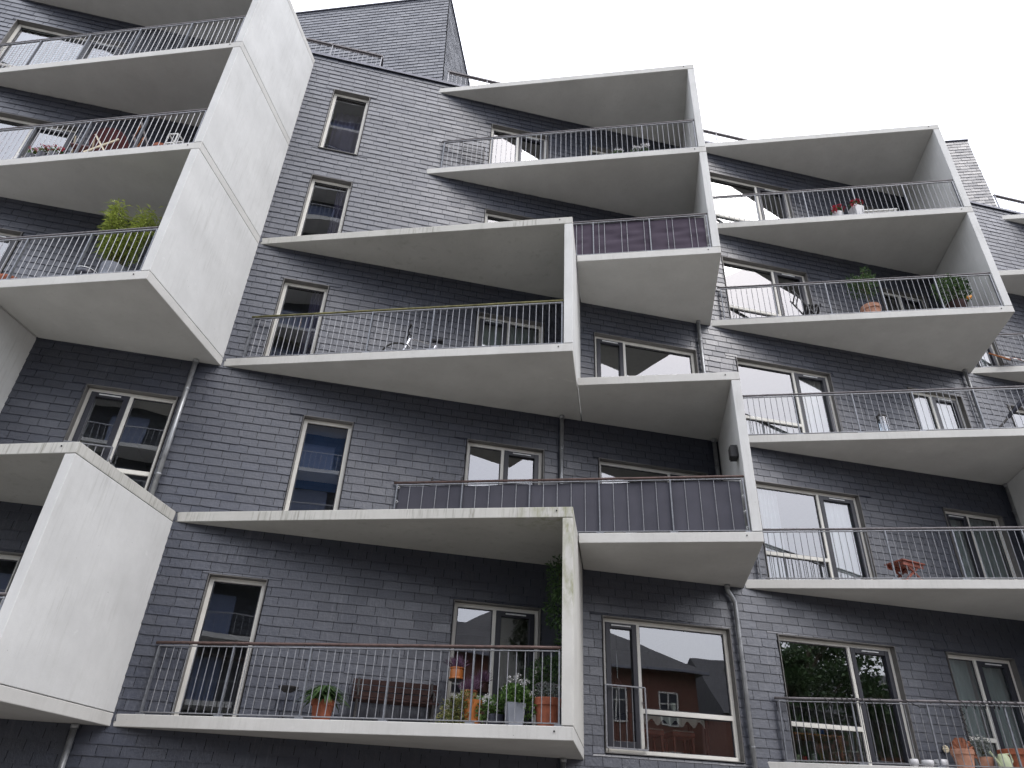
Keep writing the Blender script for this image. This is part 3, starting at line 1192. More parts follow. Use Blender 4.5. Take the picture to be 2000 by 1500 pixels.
for i, (hx_, hy_, hw_, hh_, lab) in enumerate(((4.0, -40, 7.0, 11.0, 'dark roofed house beyond the left end of the red brick house'), (39.5, -40, 12.0, 10.0, 'dark roofed house behind the street trees'))):
    t = thing('town_house', lab, 'building', (hx_, hy_, 0))
    m_ = MB()
    m_.box(-hw_, hw_, -9, 0, 0, hh_)
    m_.build('wall', M['brick'], t)
    m_ = MB()
    m_.face([(-hw_ - .3, .4, hh_), (hw_ + .3, .4, hh_), (hw_ + .3, -4.5, hh_ + 4.5), (-hw_ - .3, -4.5, hh_ + 4.5)])
    m_.face([(hw_ + .3, -9.4, hh_), (-hw_ - .3, -9.4, hh_), (-hw_ - .3, -4.5, hh_ + 4.5), (hw_ + .3, -4.5, hh_ + 4.5)])
    m_.face([(-hw_ - .3, .4, hh_), (-hw_ - .3, -4.5, hh_ + 4.5), (-hw_ - .3, -9.4, hh_)])
    m_.face([(hw_ + .3, .4, hh_), (hw_ + .3, -9.4, hh_), (hw_ + .3, -4.5, hh_ + 4.5)])
    r_f = m_.build('roof', M['roof_slate'], t)
    for q in range(3):
        x = -hw_ * .6 + q * hw_ * .6
        m_ = MB()
        m_.hexa([(x - .5, -1.25, hh_ + 1.5), (x + .5, -1.25, hh_ + 1.5), (x + .5, -1.35, hh_ + 1.5), (x - .5, -1.35, hh_ + 1.5), (x - .5, -2.55, hh_ + 2.8), (x + .5, -2.55, hh_ + 2.8), (x + .5, -2.65, hh_ + 2.7), (x - .5, -2.65, hh_ + 2.7)])
        m_.build('roof_window', M['vent'], r_f)


def leaf_cloud(mb, c, rad, n, L, W, rng, up_=0.2, shell=0.0, gap=None):
    k = 0
    while k < n:
        d = Vector((rng.gauss(0, 1), rng.gauss(0, 1), rng.gauss(0, 1))).normalized()
        rr = rng.random() ** (1 / 3.0)
        if shell:
            rr = shell + (1 - shell) * rr
        p = Vector((c[0] + d.x * rad[0] * rr, c[1] + d.y * rad[1] * rr, c[2] + d.z * rad[2] * rr))
        if gap and gap(p):
            k += 1
            continue
        dd = d * 0.7 + Vector((rng.uniform(-1, 1), rng.uniform(-1, 1), rng.uniform(-0.8, 0.8) + up_))
        l_ = L * rng.uniform(0.6, 1.3)
        mb.leaf(p, dd, l_, W * rng.uniform(0.7, 1.3), (rng.uniform(-1, 1), rng.uniform(-1, 1), 1), (rng.random(), 0, 0), rng.uniform(0, 0.35))
        k += 1


def big_tree(x, y, h, rr, seed, label):
    t = thing('tree', label, 'tree', (x, y, 0), 0, 'street trees opposite the balconies')
    rg = random.Random(seed)
    m_ = MB()
    m_.tube([(0, 0, 0), (0.1, 0, h * .25), (0.0, 0.15, h * .5), (0.2, 0, h * .8)], [0.28, 0.22, 0.15, 0.05], 10)
    cl = []
    for i in range(24):
        a = i * 2.4 + rg.random()
        zz = h * (.35 + .5 * rg.random())
        e = Vector((math.cos(a) * rr * rg.uniform(.4, .8), math.sin(a) * rr * rg.uniform(.4, .8), zz + h * .12))
        m_.tube([(0.05, 0, zz - h * .1), tuple(e * 0.55 + Vector((0, 0, zz * .4))), tuple(e)], [0.1, 0.06, 0.02], 6)
        cl.append(e)
    m_.build('trunk', M['bark'], t)
    m_ = MB()
    for e in cl:
        leaf_cloud(m_, e, (rr * .36, rr * .36, rr * .32), 420, 0.24, 0.19, rg)
    m_.build('crown', M['leaf_dark'], t)


big_tree(24.5, -26, 13.5, 3.8, 1, 'broad leafy tree reflected in the ground storey window with the white chair')
big_tree(29.5, -24, 12.0, 3.4, 2, 'leafy street tree farther along, beyond the broad one opposite the building')
big_tree(20.8, -22, 10.0, 1.6, 3, 'slender street tree beside the corner of the red brick house')


# ------------------------------------------------------------------ privacy screens tied behind the bars
def screen(t, k, s0, s1, m, label, amp, seed, wr):
    rg = random.Random(seed)
    mb = MB()
    nx, nz = 130, 16
    z0, z1 = FL[k] + 0.03, FL[k] + 0.885
    ph = [rg.uniform(0, 6.28) for _ in range(8)]
    P = []
    for i in range(nx + 1):
        row = []
        for j in range(nz + 1):
            s = s0 + (s1 - s0) * i / nx
            v = j / nz
            o = 0.062 + amp * (math.sin(s * 4.3 + ph[0]) * .5 + math.sin(s * 9.7 + ph[1]) * .3 + math.sin(s * 23 + ph[2]) * .12)
            o += wr * (math.sin(v * 13 + s * 2.1 + ph[3]) * math.sin(s * 3.3 + ph[4]) + .5 * math.sin(v * 27 - s * 3 + ph[5])) * math.sin(PI * v)
            zz = z0 + (z1 - z0) * v + (0.012 * math.sin(s * 6 + ph[6]) if j == nz else 0)
            row.append(front(t, s, max(o, 0.056), zz))
        P.append(row)
    for i in range(nx):
        for j in range(nz):
            mb.face([P[i][j], P[i + 1][j], P[i + 1][j + 1], P[i][j + 1]])
    o = mb.build('privacy_screen', m, smooth=True)
    bm = bmesh.new()
    bm.from_mesh(o.data)
    bmesh.ops.remove_doubles(bm, verts=bm.verts, dist=1e-5)
    bm.to_mesh(o.data)
    bm.free()
    tag(o, label, 'privacy screen')
    for side, ss in ((0, s0 - 0.02), (1, s1 + 0.0)):
        for q in range(4):
            c = MB()
            zc = z0 + 0.05 + q * 0.26
            p = front(t, ss, 0.03, zc)
            c.tube([p, p + Vector((0.02, -0.02, 0.015)), p + Vector((0.045, 0.0, 0)), p + Vector((0.02, 0.02, -0.015)), p], 0.006, 6)
            c.build('tie', M['vent'], o)
    return o


screen(b_, 1, 0.36, 6.0, M['screen_a'], 'long charcoal fabric screen behind the bars under the brown handrail', 0.016, 3, 0.002)
screen(b_, 3, 0.36, 6.0, M['screen_b'], 'creased dark purple fabric screen on the high balcony above the plain soffit', 0.012, 8, 0.022)


# ------------------------------------------------------------------ curtains
def curtain(x0, x1, z0, z1, m, label, y=0.24, folds=9, amp=0.022):
    rg = random.Random(int(x0 * 100 + z0 * 7))
    mb = MB()
    n = max(40, folds * 10)
    pts = []
    for i in range(n + 1):
        u = i / n
        x = x0 + (x1 - x0) * u
        yy = y + amp * math.sin(u * folds * 2 * PI + rg.uniform(-.15, .15)) + amp * .4 * math.sin(u * folds * 5.1)
        pts.append((x, yy))
    for i in range(n):
        mb.face([(pts[i][0], pts[i][1], z0), (pts[i + 1][0], pts[i + 1][1], z0), (pts[i + 1][0], pts[i + 1][1], z1), (pts[i][0], pts[i][1], z1)])
    o = mb.build('curtain', m, smooth=True)
    return tag(o, label, 'curtain')


def ztop(k):
    return FL[k] + WH - 0.03


curtain(WX(6.3), WX(6.75), FL[1], ztop(1), M['curtain'], 'white gathered curtain at the left end of the window left of the small folding table', folds=6)
curtain(WX(7.5), WX(8.12), FL[1], ztop(1), M['curtain'], 'white curtain behind the sash of the large window left of the small folding table', folds=5)
curtain(WX(7.48), WX(8.1), FL[2], ztop(2), M['curtain'], 'white curtain behind the dark sash left of the glass lantern', folds=5)
curtain(WX(6.3), WX(7.4), FL[2], FL[2] + 0.58, M['curtain'], 'short white curtain in the lower lights of the wide window left of the lantern', folds=9)
curtain(WX(9.15), WX(9.66), FL[0] + .1, ztop(0), M['curtain_teal'], 'pale teal curtain behind the fixed pane above the pale terracotta pot', folds=4, amp=.03)
curtain(WX(9.72), WX(10.33), FL[0], ztop(0), M['curtain_teal'], 'pale teal curtain behind the dark sash above the terracotta trough', folds=5, amp=.03)
curtain(WX(9.9), WX(10.36), FL[1], ztop(1), M['curtain_teal'], 'pale teal curtain behind the dark sash right of the small folding table', folds=4)
curtain(WX(10.44), WX(11.02), FL[1], ztop(1), M['curtain_teal'], 'pale teal curtain behind the fixed pane right of the small folding table', folds=4)
curtain(WX(1.4), WX(2.5), FL[2] + .35, ztop(2), M['curtain_teal'], 'flat pale green blind in the balcony window behind the bicycle handrail', folds=1, amp=0.004)
curtain(WX(-1.47), WX(-1.27), FL[2], ztop(2), M['curtain_lilac'], 'lilac curtain gathered at the right of the narrow window left of the bicycle', folds=4)
curtain(WX(-1.47), WX(-1.27), FL[3], ztop(3), M['curtain_lilac'], 'lilac curtain at the right of the narrow window just below the uppermost narrow one', folds=4)
curtain(WX(-1.9), WX(-1.3), FL[4], ztop(4), M['curtain_lilac'], 'lilac sheet added for the reflected tint in the uppermost narrow window', y=0.6, folds=5)  # added cloth, stands in for the lavender reflection on this pane
curtain(WX(-1.12), WX(-0.44), FL[1] + .75, ztop(1), M['reflection_blue'], 'blue sheet added for the reflection in the narrow window left of the charcoal screen', folds=1, amp=.003)  # added sheet, tints this pane like a blue reflection
curtain(WX(-7.85), WX(-6.7), FL[4], ztop(4), M['curtain_teal'], 'pale curtains drawn across the top left window behind the wire mesh', folds=9)
curtain(WX(-6.58), WX(-6.0), FL[4], ztop(4) - .3, M['curtain_teal'], 'grey green blind behind the top left dark sash', folds=1, amp=.004)
curtain(WX(-7.2), WX(-6.3), FL[2], ztop(2), M['curtain_teal'], 'grey curtain in the left window behind the bowl and bamboo balcony', folds=7)
curtain(WX(11.8), WX(12.4), FL[3], ztop(3), M['curtain'], 'bright white curtain in the far right glazed door next to the striped lounger', folds=5)
curtain(WX(9.9), WX(10.9), FL[2], ztop(2), M['curtain'], 'white curtains in the two light window right of the glass lantern', folds=8)


# ------------------------------------------------------------------ pots and plants
def pot_profile(r, h, kind):
    if kind == 'rim':
        return [(0.001, 0), (r * .68, 0), (r * .90, h * .74), (r * .90, h * .75), (r * 1.0, h * .76), (r * 1.02, h * .98), (r * .98, h), (r * .88, h), (r * .86, h * .9), (0.001, h * .9)]
    if kind == 'bowl':
        return [(0.001, 0), (r * .6, 0), (r * .85, h * .3), (r, h * .9), (r * 1.04, h), (r * .94, h), (r * .9, h * .85), (0.001, h * .8)]
    if kind == 'round':
        return [(0.001, 0), (r * .72, 0), (r * .74, h * .06), (r * .88, h * .1), (r * .95, h * .55), (r * .88, h * .84), (r * 1.0, h * .88), (r * 1.0, h * .98), (r * .9, h), (r * .84, h * .9), (0.001, h * .88)]
    return [(0.001, 0), (r * .74, 0), (r, h * .98), (r, h), (r * .94, h), (r * .9, h * .9), (0.001, h * .9)]


def potted(name, label, x, y, z, r, h, pm, kind, cat='potted plant', square=False, saucer=False):
    t = thing(name, label, cat, (x, y, z))
    mb = MB()
    if square:
        a, b = r * .72, r
        mb.hexa([(-a, -a, 0), (a, -a, 0), (a, a, 0), (-a, a, 0), (-b, -b, h), (b, -b, h), (b, b, h), (-b, b, h)])
        mb.build('pot', M[pm], t, bevel=0.006)
    else:
        mb.lathe(pot_profile(r, h, kind), 0, 0, 0, 28)
        p = mb.build('pot', M[pm], t, smooth=True)
        md = p.modifiers.new('edge', 'EDGE_SPLIT')
        md.split_angle = R(40)
        if saucer:
            s_ = MB()
            s_.lathe([(0.001, 0.001), (r * .95, 0.001), (r * 1.05, 0.03), (r * .98, 0.03), (r * .8, 0.012)], 0, 0, 0, 24)
            s_.build('saucer', M[pm], t, smooth=True)
    so_ = MB()
    zz = h * .93 if not square else h + 0.002
    so_.lathe([(0.001, 0), (r * (.84 if not square else .9), 0.001)], 0, 0, zz, 20)
    so_.build('soil', M['soil'], t)
    return t


def foliage(t, mname, clouds, L, W, seed, stems=6, name='foliage', base=0.0, up_=0.25):
    rg = random.Random(seed)
    mb = MB()
    for (c, rad, n) in clouds:
        leaf_cloud(mb, c, rad, n, L, W, rg, up_)
    mb.build(name, M[mname], t)
    if stems:
        st = MB()
        for i in range(stems):
            c, rad, n = clouds[i % len(clouds)]
            e = Vector((c[0] + rad[0] * rg.uniform(-.6, .6), c[1] + rad[1] * rg.uniform(-.6, .6), c[2] + rad[2] * rg.uniform(-.2, .7)))
            b = Vector((rg.uniform(-.04, .04), rg.uniform(-.04, .04), base))
            st.tube([b, (b + e) / 2 + Vector((rg.uniform(-.03, .03), 0, 0.03)), e], [0.006, 0.005, 0.002], 5)
        st.build('stems', M['stem'], t)


def flowers(t, mname, pts, r, seed, n=26):
    rg = random.Random(seed)
    for p in pts:
        mb = MB()
        leaf_cloud(mb, p, (r, r, r * .8), n, r * .7, r * .55, rg, 0.3, shell=0.5)
        mb.build('flower_head', M[mname], t)


f0 = FL[0]
# balcony of the bench (storey 0)
p = potted('potted_plant', 'drooping dark leaved plant in a terracotta pot between the bird bath and the bench', -0.17, -0.55, f0, 0.165, 0.30, 'terracotta', 'rim', saucer=True)
rg = random.Random(21)
mb = MB()
for i in range(190):
    a = rg.uniform(0, 2 * PI)
    el = rg.uniform(0.1, 1.3)
    d = Vector((math.cos(a) * math.cos(el), math.sin(a) * math.cos(el), math.sin(el)))
    b = Vector((d.x * .05, d.y * .05, .28))
    L_ = rg.uniform(.16, .38)
    mid = b + d * L_ * .6
    e = b + Vector((d.x, d.y, 0)).normalized() * L_ * 1.05 + Vector((0, 0, math.sin(el) * .15 - L_ * .35 * math.cos(el)))
    wv = d.cross(Vector((0, 0, 1))).normalized() * 0.024
    at = (rg.random(), 0, 0)
    mb.face([b, mid - wv, mid + wv], at)
    mb.face([mid - wv, e, mid + wv], at)
mb.build('foliage', M['leaf_dark'], p)

t = thing('bird_bath', 'small dark iron bird bath on a thin stem left of the drooping plant', 'bird bath', (-0.69, -0.28, f0))
mb = MB()
mb.lathe([(0.001, .40), (.05, .40), (.12, .435), (.145, .47), (.14, .475), (.11, .45), (.001, .43)], 0, 0, 0, 20)
mb.build('bowl', M['iron'], t, smooth=True)
mb = MB()
mb.tube([(0, 0, 0), (0, 0, .41)], .012, 8)
mb.lathe([(.001, 0), (.10, 0), (.08, .02), (.015, .05)], 0, 0, 0, 16)
mb.build('stem', M['iron'], t)

t = thing('bench', 'brown slatted wooden garden bench standing against the slate wall of the lowest middle balcony', 'bench', (0.82, -0.12, f0))
hw = 0.62
mb = MB()
for i in range(4):
    y = -0.40 + i * 0.085
    mb.box(-hw, hw, y, y + 0.07, 0.36, 0.385)
mb.build('seat', M['wood_brown'], t, bevel=0.004)
mb = MB()
for i in range(3):
    z = 0.44 + i * 0.088
    y = -0.06 + i * 0.018
    mb.hexa([(-hw, y, z), (hw, y, z), (hw, y + .022, z), (-hw, y + .022, z), (-hw, y + .014, z + .072), (hw, y + .014, z + .072), (hw, y + .036, z + .072), (-hw, y + .036, z + .072)])
mb.build('backrest', M['wood_brown'], t, bevel=0.004)
for sx in (-1, 1):
    x = sx * (hw - 0.08)
    for (nm, pts) in (('leg', [(x, -.38, 0), (x, -.36, .2), (x, -.38, .36)]), ('leg', [(x, -.02, 0), (x, -.06, .2), (x, -.05, .37), (x, .0, .70)])):
        l_ = MB()
        for q in range(len(pts) - 1):
            l_.bar(pts[q], pts[q + 1], 0.035, 0.03)
        l_.build(nm, M['iron'], t)
    l_ = MB()
    l_.tube([(x, -.05, .50), (x, -.22, .54), (x, -.38, .50), (x, -.40, .40)], .014, 8)
    l_.build('armrest', M['iron'], t)

# plant stand with three heathers
t = thing('plant_stand', 'thin dark metal plant stand with three tiers holding pots right of the bench', 'plant stand', (1.85, -0.55, f0))
mb = MB()
for (x, y, h) in ((-.19, .05, .72), (0.0, -.15, .40), (.20, .05, .56)):
    mb.lathe([(.001, h - .008), (.11, h - .008), (.115, h), (.001, h)], x, y, 0, 18)
    mb.tube([(x, y, 0), (x, y, h - .008)], .008, 6)
    mb.tube([(x, y, .02), (0, 0, .02)], .007, 6)
mb.build('frame', M['iron'], t)
for i, (x, y, h, r_, ph, pm, lab) in enumerate(((1.66, -.50, .72, .105, .17, 'orange', 'purple heather in a glazed orange pot on the highest tier of the plant stand'),
                                               (1.85, -.70, .40, .10, .16, 'terracotta', 'purple heather in a red brown pot on the lowest tier of the plant stand'),
                                               (2.05, -.50, .56, .105, .16, 'wood_brown', 'heather in a dark brown pot on the middle tier of the plant stand'))):
    p = potted('heather_pot', lab, x, y, f0 + h + .002, r_, ph, pm, 'round', saucer=True)
    rg = random.Random(40 + i)
    mb = MB()
    for q in range(230):
        a, el = rg.uniform(0, 2 * PI), rg.uniform(.45, 1.5)
        d = Vector((math.cos(a) * math.cos(el), math.sin(a) * math.cos(el), math.sin(el)))
        mb.leaf(Vector((d.x * .04, d.y * .04, ph * .85)) + d * rg.uniform(0, .1), d, rg.uniform(.08, .17), .009, (rg.random(), rg.random(), .3), (rg.random(), 0, 0), 0.05)
    mb.build('foliage', M['heather'], p)

p = potted('potted_plant', 'bushy yellowing plant spilling left from a tall orange pot beside the railing', 1.80, -1.30, f0, .13, .34, 'orange', 'plain')
foliage(p, 'leaf_yellow', [((-.20, .02, .20), (.24, .16, .20), 700), ((-.08, .0, .36), (.14, .14, .1), 250), ((-.34, 0, .08), (.14, .12, .10), 260)], .05, .022, 50, base=.3)
p = potted('potted_plant', 'loose green plant with white blooms in a small dark pot left of the grey planter', 2.09, -1.42, f0, .125, .17, 'dark_pot', 'plain')
foliage(p, 'leaf_mid', [((0, 0, .27), (.17, .12, .13), 330), ((-.2, .05, .24), (.14, .1, .16), 220)], .05, .035, 51, base=.15)
flowers(p, 'petal_white', [(-.13, -.05, .38), (-.17, -.03, .30), (.10, -.05, .50), (-.05, -.05, .30)], .036, 52)
p = potted('potted_plant', 'white flowering geranium in a tapered square grey planter by the railing', 2.30, -1.62, f0, .125, .30, 'grey_pot', 'plain', square=True)
foliage(p, 'leaf_mid', [((0, 0, .40), (.2, .16, .13), 650), ((.16, -.02, .28), (.12, .12, .16), 260)], .055, .038, 53, base=.3)
flowers(p, 'petal_white', [(-.02, -.05, .60), (.03, -.02, .64), (-.08, 0, .60), (.06, -.06, .56), (.14, -.05, .57), (.10, -.05, .54), (.25, -.04, .36), (.17, -.1, .42)], .034, 54)
p = potted('potted_plant', 'grey leaved lavender in a large terracotta pot beside the white side wall', 2.73, -1.68, f0, .19, .38, 'terracotta', 'rim')
foliage(p, 'leaf_grey', [((0, 0, .47), (.16, .12, .11), 520)], .045, .012, 55, base=.36)
p = potted('potted_shrub', 'dark green leafy shrub in a black pot in the corner behind the lavender', 2.92, -1.05, f0, .17, .34, 'dark_pot', 'plain', cat='potted shrub')
foliage(p, 'leaf_dark', [((.0, 0, .80), (.32, .26, .24), 900), ((-.24, .05, .58), (.2, .2, .22), 420), ((.2, -.1, .95), (.16, .2, .2), 300)], .055, .03, 56, base=.33, stems=9)
p = thing('climbing_plant', 'dark climbing plant hanging inside the side wall under the mossy slab', 'climbing plant', (3.03, -1.05, 0))
foliage(p, 'leaf_dark', [((0, 0, 5.05), (.16, .2, .34), 420), ((-.03, -.02, 4.55), (.15, .18, .3), 380), ((.08, 0, 4.05), (.08, .12, .3), 160), ((.08, 0, 3.7), (.06, .1, .2), 60)], .075, .032, 57, stems=0)
mb = MB()
mb.tube([(.12, 0, FL[0] + .3), (.10, .02, 3.9), (.06, 0, 4.6), (0.02, .02, 5.35)], .008, 6)
mb.build('stems', M['stem'], p)
t = thing('shelf', 'small weathered plank shelf on brackets against the white side wall above the lavender', 'shelf', (2.86, -1.35, f0 + .60))
mb = MB()
mb.box(-.2, .2, -.09, .09, 0, .02)
mb.build('board', M['rail_grey'], t)
for x in (-.17, .17):
    mb = MB()
    mb.bar((x, 0, 0), (x, 0, -.60), .02, .02)
    mb.build('leg', M['iron'], t)

# ------------------------------------------------------------------ bicycle on the second balcony of the middle stack
f2 = FL[2]
t = thing('bicycle', 'silver bicycle with black grips leaning on the slate wall of the middle balcony', 'bicycle', (0.62, -0.42, f2))
for i, x in enumerate((-.48, .52)):
    w_ = MB()
    pts = [(x + .33 * math.cos(q * PI / 16), 0, .335 + .33 * math.sin(q * PI / 16)) for q in range(33)]
    w_.tube(pts, .018, 8, cap=False)
    wo = w_.build('wheel', M['rubber'], t, smooth=True)
    s_ = MB()
    for q in range(18):
        an = q * PI / 9
        s_.tube([(x, 0, .335), (x + .31 * math.cos(an), 0, .335 + .31 * math.sin(an))], .0018, 4)
    s_.tube([(x, -.04, .335), (x, .04, .335)], .016, 8)
    s_.build('spokes', M['chrome'], wo)
mb = MB()
HT, HB, BB, ST_, RA, FA = (-.33, 0, .80), (-.37, 0, .66), (.05, 0, .30), (.16, 0, .74), (.52, 0, .335), (-.48, 0, .335)
for a_p, b_p, rr in ((HT, HB, .022), (HB, BB, .020), (HT, ST_, .017), (BB, ST_, .017), (BB, RA, .012), (ST_, RA, .010), (HB, FA, .014)):
    mb.tube([a_p, b_p], rr, 8)
mb.build('frame', M['chrome'], t)
mb = MB()
mb.tube([HT, (-.31, 0, .88), (-.36, 0, .90)], .014, 8)
mb.tube([(-.36, -.27, .92), (-.38, -.12, .90), (-.36, 0, .90), (-.38, .12, .90), (-.36, .27, .92)], .012, 8)
hb = mb.build('handlebar', M['black'], t)
for s_ in (-1, 1):
    mb = MB()
    mb.tube([(-.36, s_ * .19, .915), (-.35, s_ * .29, .925)], .019, 8)
    mb.build('grip', M['rubber'], hb)
mb = MB()
mb.hexa([(.08, -.02, .83), (.30, -.07, .83), (.30, .07, .83), (.08, .02, .83), (.07, -.025, .87), (.31, -.08, .88), (.31, .08, .88), (.07, .025, .87)])
mb.tube([ST_, (.18, 0, .84)], .013, 8)
mb.build('saddle', M['black'], t, bevel=0.01)
mb = MB()
mb.tube([(BB[0] + .09 * math.cos(q * PI / 8), -.04, BB[2] + .09 * math.sin(q * PI / 8)) for q in range(17)], .006, 6)
mb.tube([(BB[0], -.05, BB[2]), (BB[0] + .12, -.06, BB[2] + .12)], .010, 6)
mb.tube([(BB[0], .05, BB[2]), (BB[0] - .12, .06, BB[2] - .12)], .010, 6)
mb.build('crankset', M['iron'], t)

# ornaments hanging in the narrow windows
for k, x, zz, h in ((2, -1.80, FL[2] + 1.18, .24), (3, -1.93, FL[3] + .40, .13)):
    t = thing('hanging_ornament', 'amber drop ornament hanging in the narrow window ' + ('left of the bicycle' if k == 2 else 'directly above the mossy topped roof slab'), 'ornament', (x, .20, zz))
    mb = MB()
    mb.lathe([(.001, -h / 2), (.012, -h / 4), (.016, 0), (.008, h / 3), (.001, h / 2)], 0, 0, 0, 10)
    mb.build('drop', M['gold'], t, smooth=True)
    mb = MB()
    mb.tube([(0, 0, h / 2), (0, 0, FL[k] + WH - .1 - zz)], .0015, 4)
    mb.build('cord', M['black'], t)

# clamps on the brown handrail
for i, s in enumerate((0.93, 1.45)):
    q = front(b_, s, .045, FL[1] + .965)
    mb = MB()
    mb.box(-.018, .018, -.02, .02, 0, .05)
    mb.tube([(0, 0, .04), (.008, 0, .075)], .014, 8)
    o = mb.build('rail_clamp', M['black'], bevel=0.004)
    o.location = q
    tag(o, 'small black clamp on the brown handrail, ' + ('nearest its left end' if i == 0 else 'at the left edge of the window behind'), 'clamp', 'clamps on the brown handrail')

# ------------------------------------------------------------------ left stack
t = potted('bamboo_plant', 'bright yellow green bamboo in a tall grey pot at the corner of the left balcony', -4.62, -1.42, FL[2], .19, .52, 'grey_pot', 'plain', cat='bamboo')
rg = random.Random(77)
cn = MB()
lf = MB()
for i in range(26):
    side = -1 if i % 2 else 1
    a = rg.uniform(0, 2 * PI)
    b = Vector((rg.uniform(-.1, .1), rg.uniform(-.1, .1), .45))
    H_ = rg.uniform(.95, 1.62) if side > 0 else rg.uniform(.8, 1.5)
    tip = Vector((side * rg.uniform(.14, .42) - .08, rg.uniform(-.25, .25), .45 + H_ * .92))
    mid = b.lerp(tip, .55) + Vector((0, 0, .1))
    cn.tube([b, mid, tip], [.007, .005, .002], 5)
    for q in range(125):
        u = rg.uniform(.12, 1.0) ** .8
        c = b.lerp(mid, u / .55) if u < .55 else mid.lerp(tip, (u - .55) / .45)
        aa = rg.uniform(0, 2 * PI)
        sp = .13 * (1.2 - u * .6)
        c = c + Vector((math.cos(aa) * sp * rg.random(), math.sin(aa) * sp * rg.random(), rg.uniform(-.05, .05)))
        d = Vector((math.cos(aa), math.sin(aa), rg.uniform(-.5, .9)))
        lf.leaf(c, d, rg.uniform(.07, .15), .020, (rg.uniform(-1, 1), rg.uniform(-1, 1), 1), (min(1, .25 + .8 * rg.random() * (.35 + .65 * u)), 0, 0), .3)
cn.build('canes', M['stem'], t)
lf.build('foliage', M['leaf_bamboo'], t)

t = thing('bowl', 'dark glazed bowl with a pale rim left of the bamboo pot', 'bowl', (-4.88, -1.60, FL[2]))
mb = MB()
mb.lathe([(.001, 0), (.1, 0), (.16, .12), (.17, .20), (.155, .20), (.14, .1), (.001, .03)], 0, 0, 0, 24)
mb.build('vessel', M['dark_pot'], t, smooth=True)
mb = MB()
mb.lathe([(.172, .197), (.172, .205), (.163, .205), (.163, .197)], 0, 0, 0, 24)
mb.build('rim', M['vent'], t, smooth=True)
t = thing('terracotta_trough', 'rounded terracotta trough partly hidden at the left end of the bamboo balcony', 'planter', (-6.15, -1.05, FL[2] - .0))
mb = MB()
mb.lathe([(.001, 0), (.14, 0), (.18, .08), (.19, .15), (.20, .18), (.18, .18), (.14, .14), (.001, .12)], 0, 0, 0, 24)
mb.build('pot', M['terracotta'], t, smooth=True)

# balcony above
f3 = FL[3]
for i, (x, y) in enumerate(((-6.93, -.90), (-6.72, -1.0), (-6.50, -1.05))):
    p = potted('potted_geranium', 'red geranium in a small dark pot, ' + ('left', 'middle', 'right')[i] + ' one of three left of the folded table', x, y, f3, .09, .16, 'dark_pot', 'plain', cat='potted geranium')
    p['group'] = 'red geraniums in a row'
    foliage(p, 'leaf_mid', [((0, 0, .22), (.1, .1, .07), 110)], .04, .032, 60 + i, base=.14, stems=4)
    flowers(p, 'petal_red', [(-.05, -.05, .30), (.05, -.02, .33), (0, .04, .29), (.07, -.06, .27)], .042, 65 + i, 30)
t = thing('watering_jug', 'small white jug at the far left of the red geraniums', 'jug', (-7.22, -.78, f3))
mb = MB()
mb.lathe([(.001, 0), (.06, 0), (.075, .1), (.05, .2), (.06, .23), (.05, .23)], 0, 0, 0, 16)
mb.build('vessel', M['white'], t, smooth=True)
mb = MB()
mb.tube([(.06, 0, .18), (.12, 0, .16), (.11, 0, .07), (.07, 0, .06)], .008, 6)
mb.build('handle', M['white'], t)

# round folding table tipped on its side, dark red with cream legs
t = thing('folding_table', 'round dark red folding table tipped up with cream legs on the left balcony', 'folding table', (-5.72, -1.15, f3 + .02))
mt = Matrix.Rotation(R(-62), 4, 'X')
mb = MB()
mb.lathe([(.001, 0), (.34, 0), (.345, .012), (.34, .024), (.001, .024)], 0, 0, 0, 36)
mb.build('table_top', M['maroon'], t, matrix=Matrix.Translation((0, .05, .58)) @ mt)
for q in ((-.2, .2), (.2, -.2)):
    mb = MB()
    mb.bar((q[0], -.12, .62), (q[1], -.20, .05), .022, .03)
    mb.build('leg', M['cream'], t)
t = thing('folding_chair', 'low dark red folding chair left of the tipped round table', 'folding chair', (-6.12, -1.02, f3))
mb = MB()
mb.box(-.17, .17, -.17, .17, .38, .40)
mb.build('seat', M['maroon'], t)
for sx in (-1, 1):
    for sy in (-1, 1):
        mb = MB()
        mb.bar((sx * .16, sy * .15, 0), (sx * .16, -sy * .14, .39 if sy < 0 else .62), .02, .02)
        mb.build('leg', M['cream'], t)
mb = MB()
mb.box(-.17, .17, .13, .15, .55, .66)
mb.build('backrest', M['maroon'], t)
t = thing('wooden_chair', 'wooden chair with orange slats leaning back right of the tipped round table', 'chair', (-5.05, -1.25, f3), R(30))
mb = MB()
for q in range(4):
    mb.hexa([(-.02 + q * .0, -.19 + q * .1, .42 + q * .0), (.32, -.19 + q * .1, .36), (.32, -.11 + q * .1, .36), (-.02, -.11 + q * .1, .42), (-.02, -.19 + q * .1, .44), (.32, -.19 + q * .1, .38), (.32, -.11 + q * .1, .38), (-.02, -.11 + q * .1, .44)])
mb.build('seat', M['wood_orange'], t)
mb = MB()
for q in range(3):
    mb.bar((-.10 - q * .06, -.19, .58 + q * .12), (-.10 - q * .06, .19, .58 + q * .12), .02, .075)
mb.build('backrest', M['wood_orange'], t)
for s_ in (-1, 1):
    mb = MB()
    mb.bar((.28, s_ * .2, 0), (-.24, s_ * .2, .9), .025, .035)
    mb.build('leg', M['rail_grey'], t)
    mb = MB()
    mb.bar((-.16, s_ * .17, 0), (.28, s_ * .17, .40), .025, .035)
    mb.build('leg', M['rail_grey'], t)
p = potted('terracotta_pot', 'terracotta pot with a thick rim right of the leaning orange chair', -4.62, -1.58, f3, .15, .30, 'terracotta', 'rim', cat='flower pot')
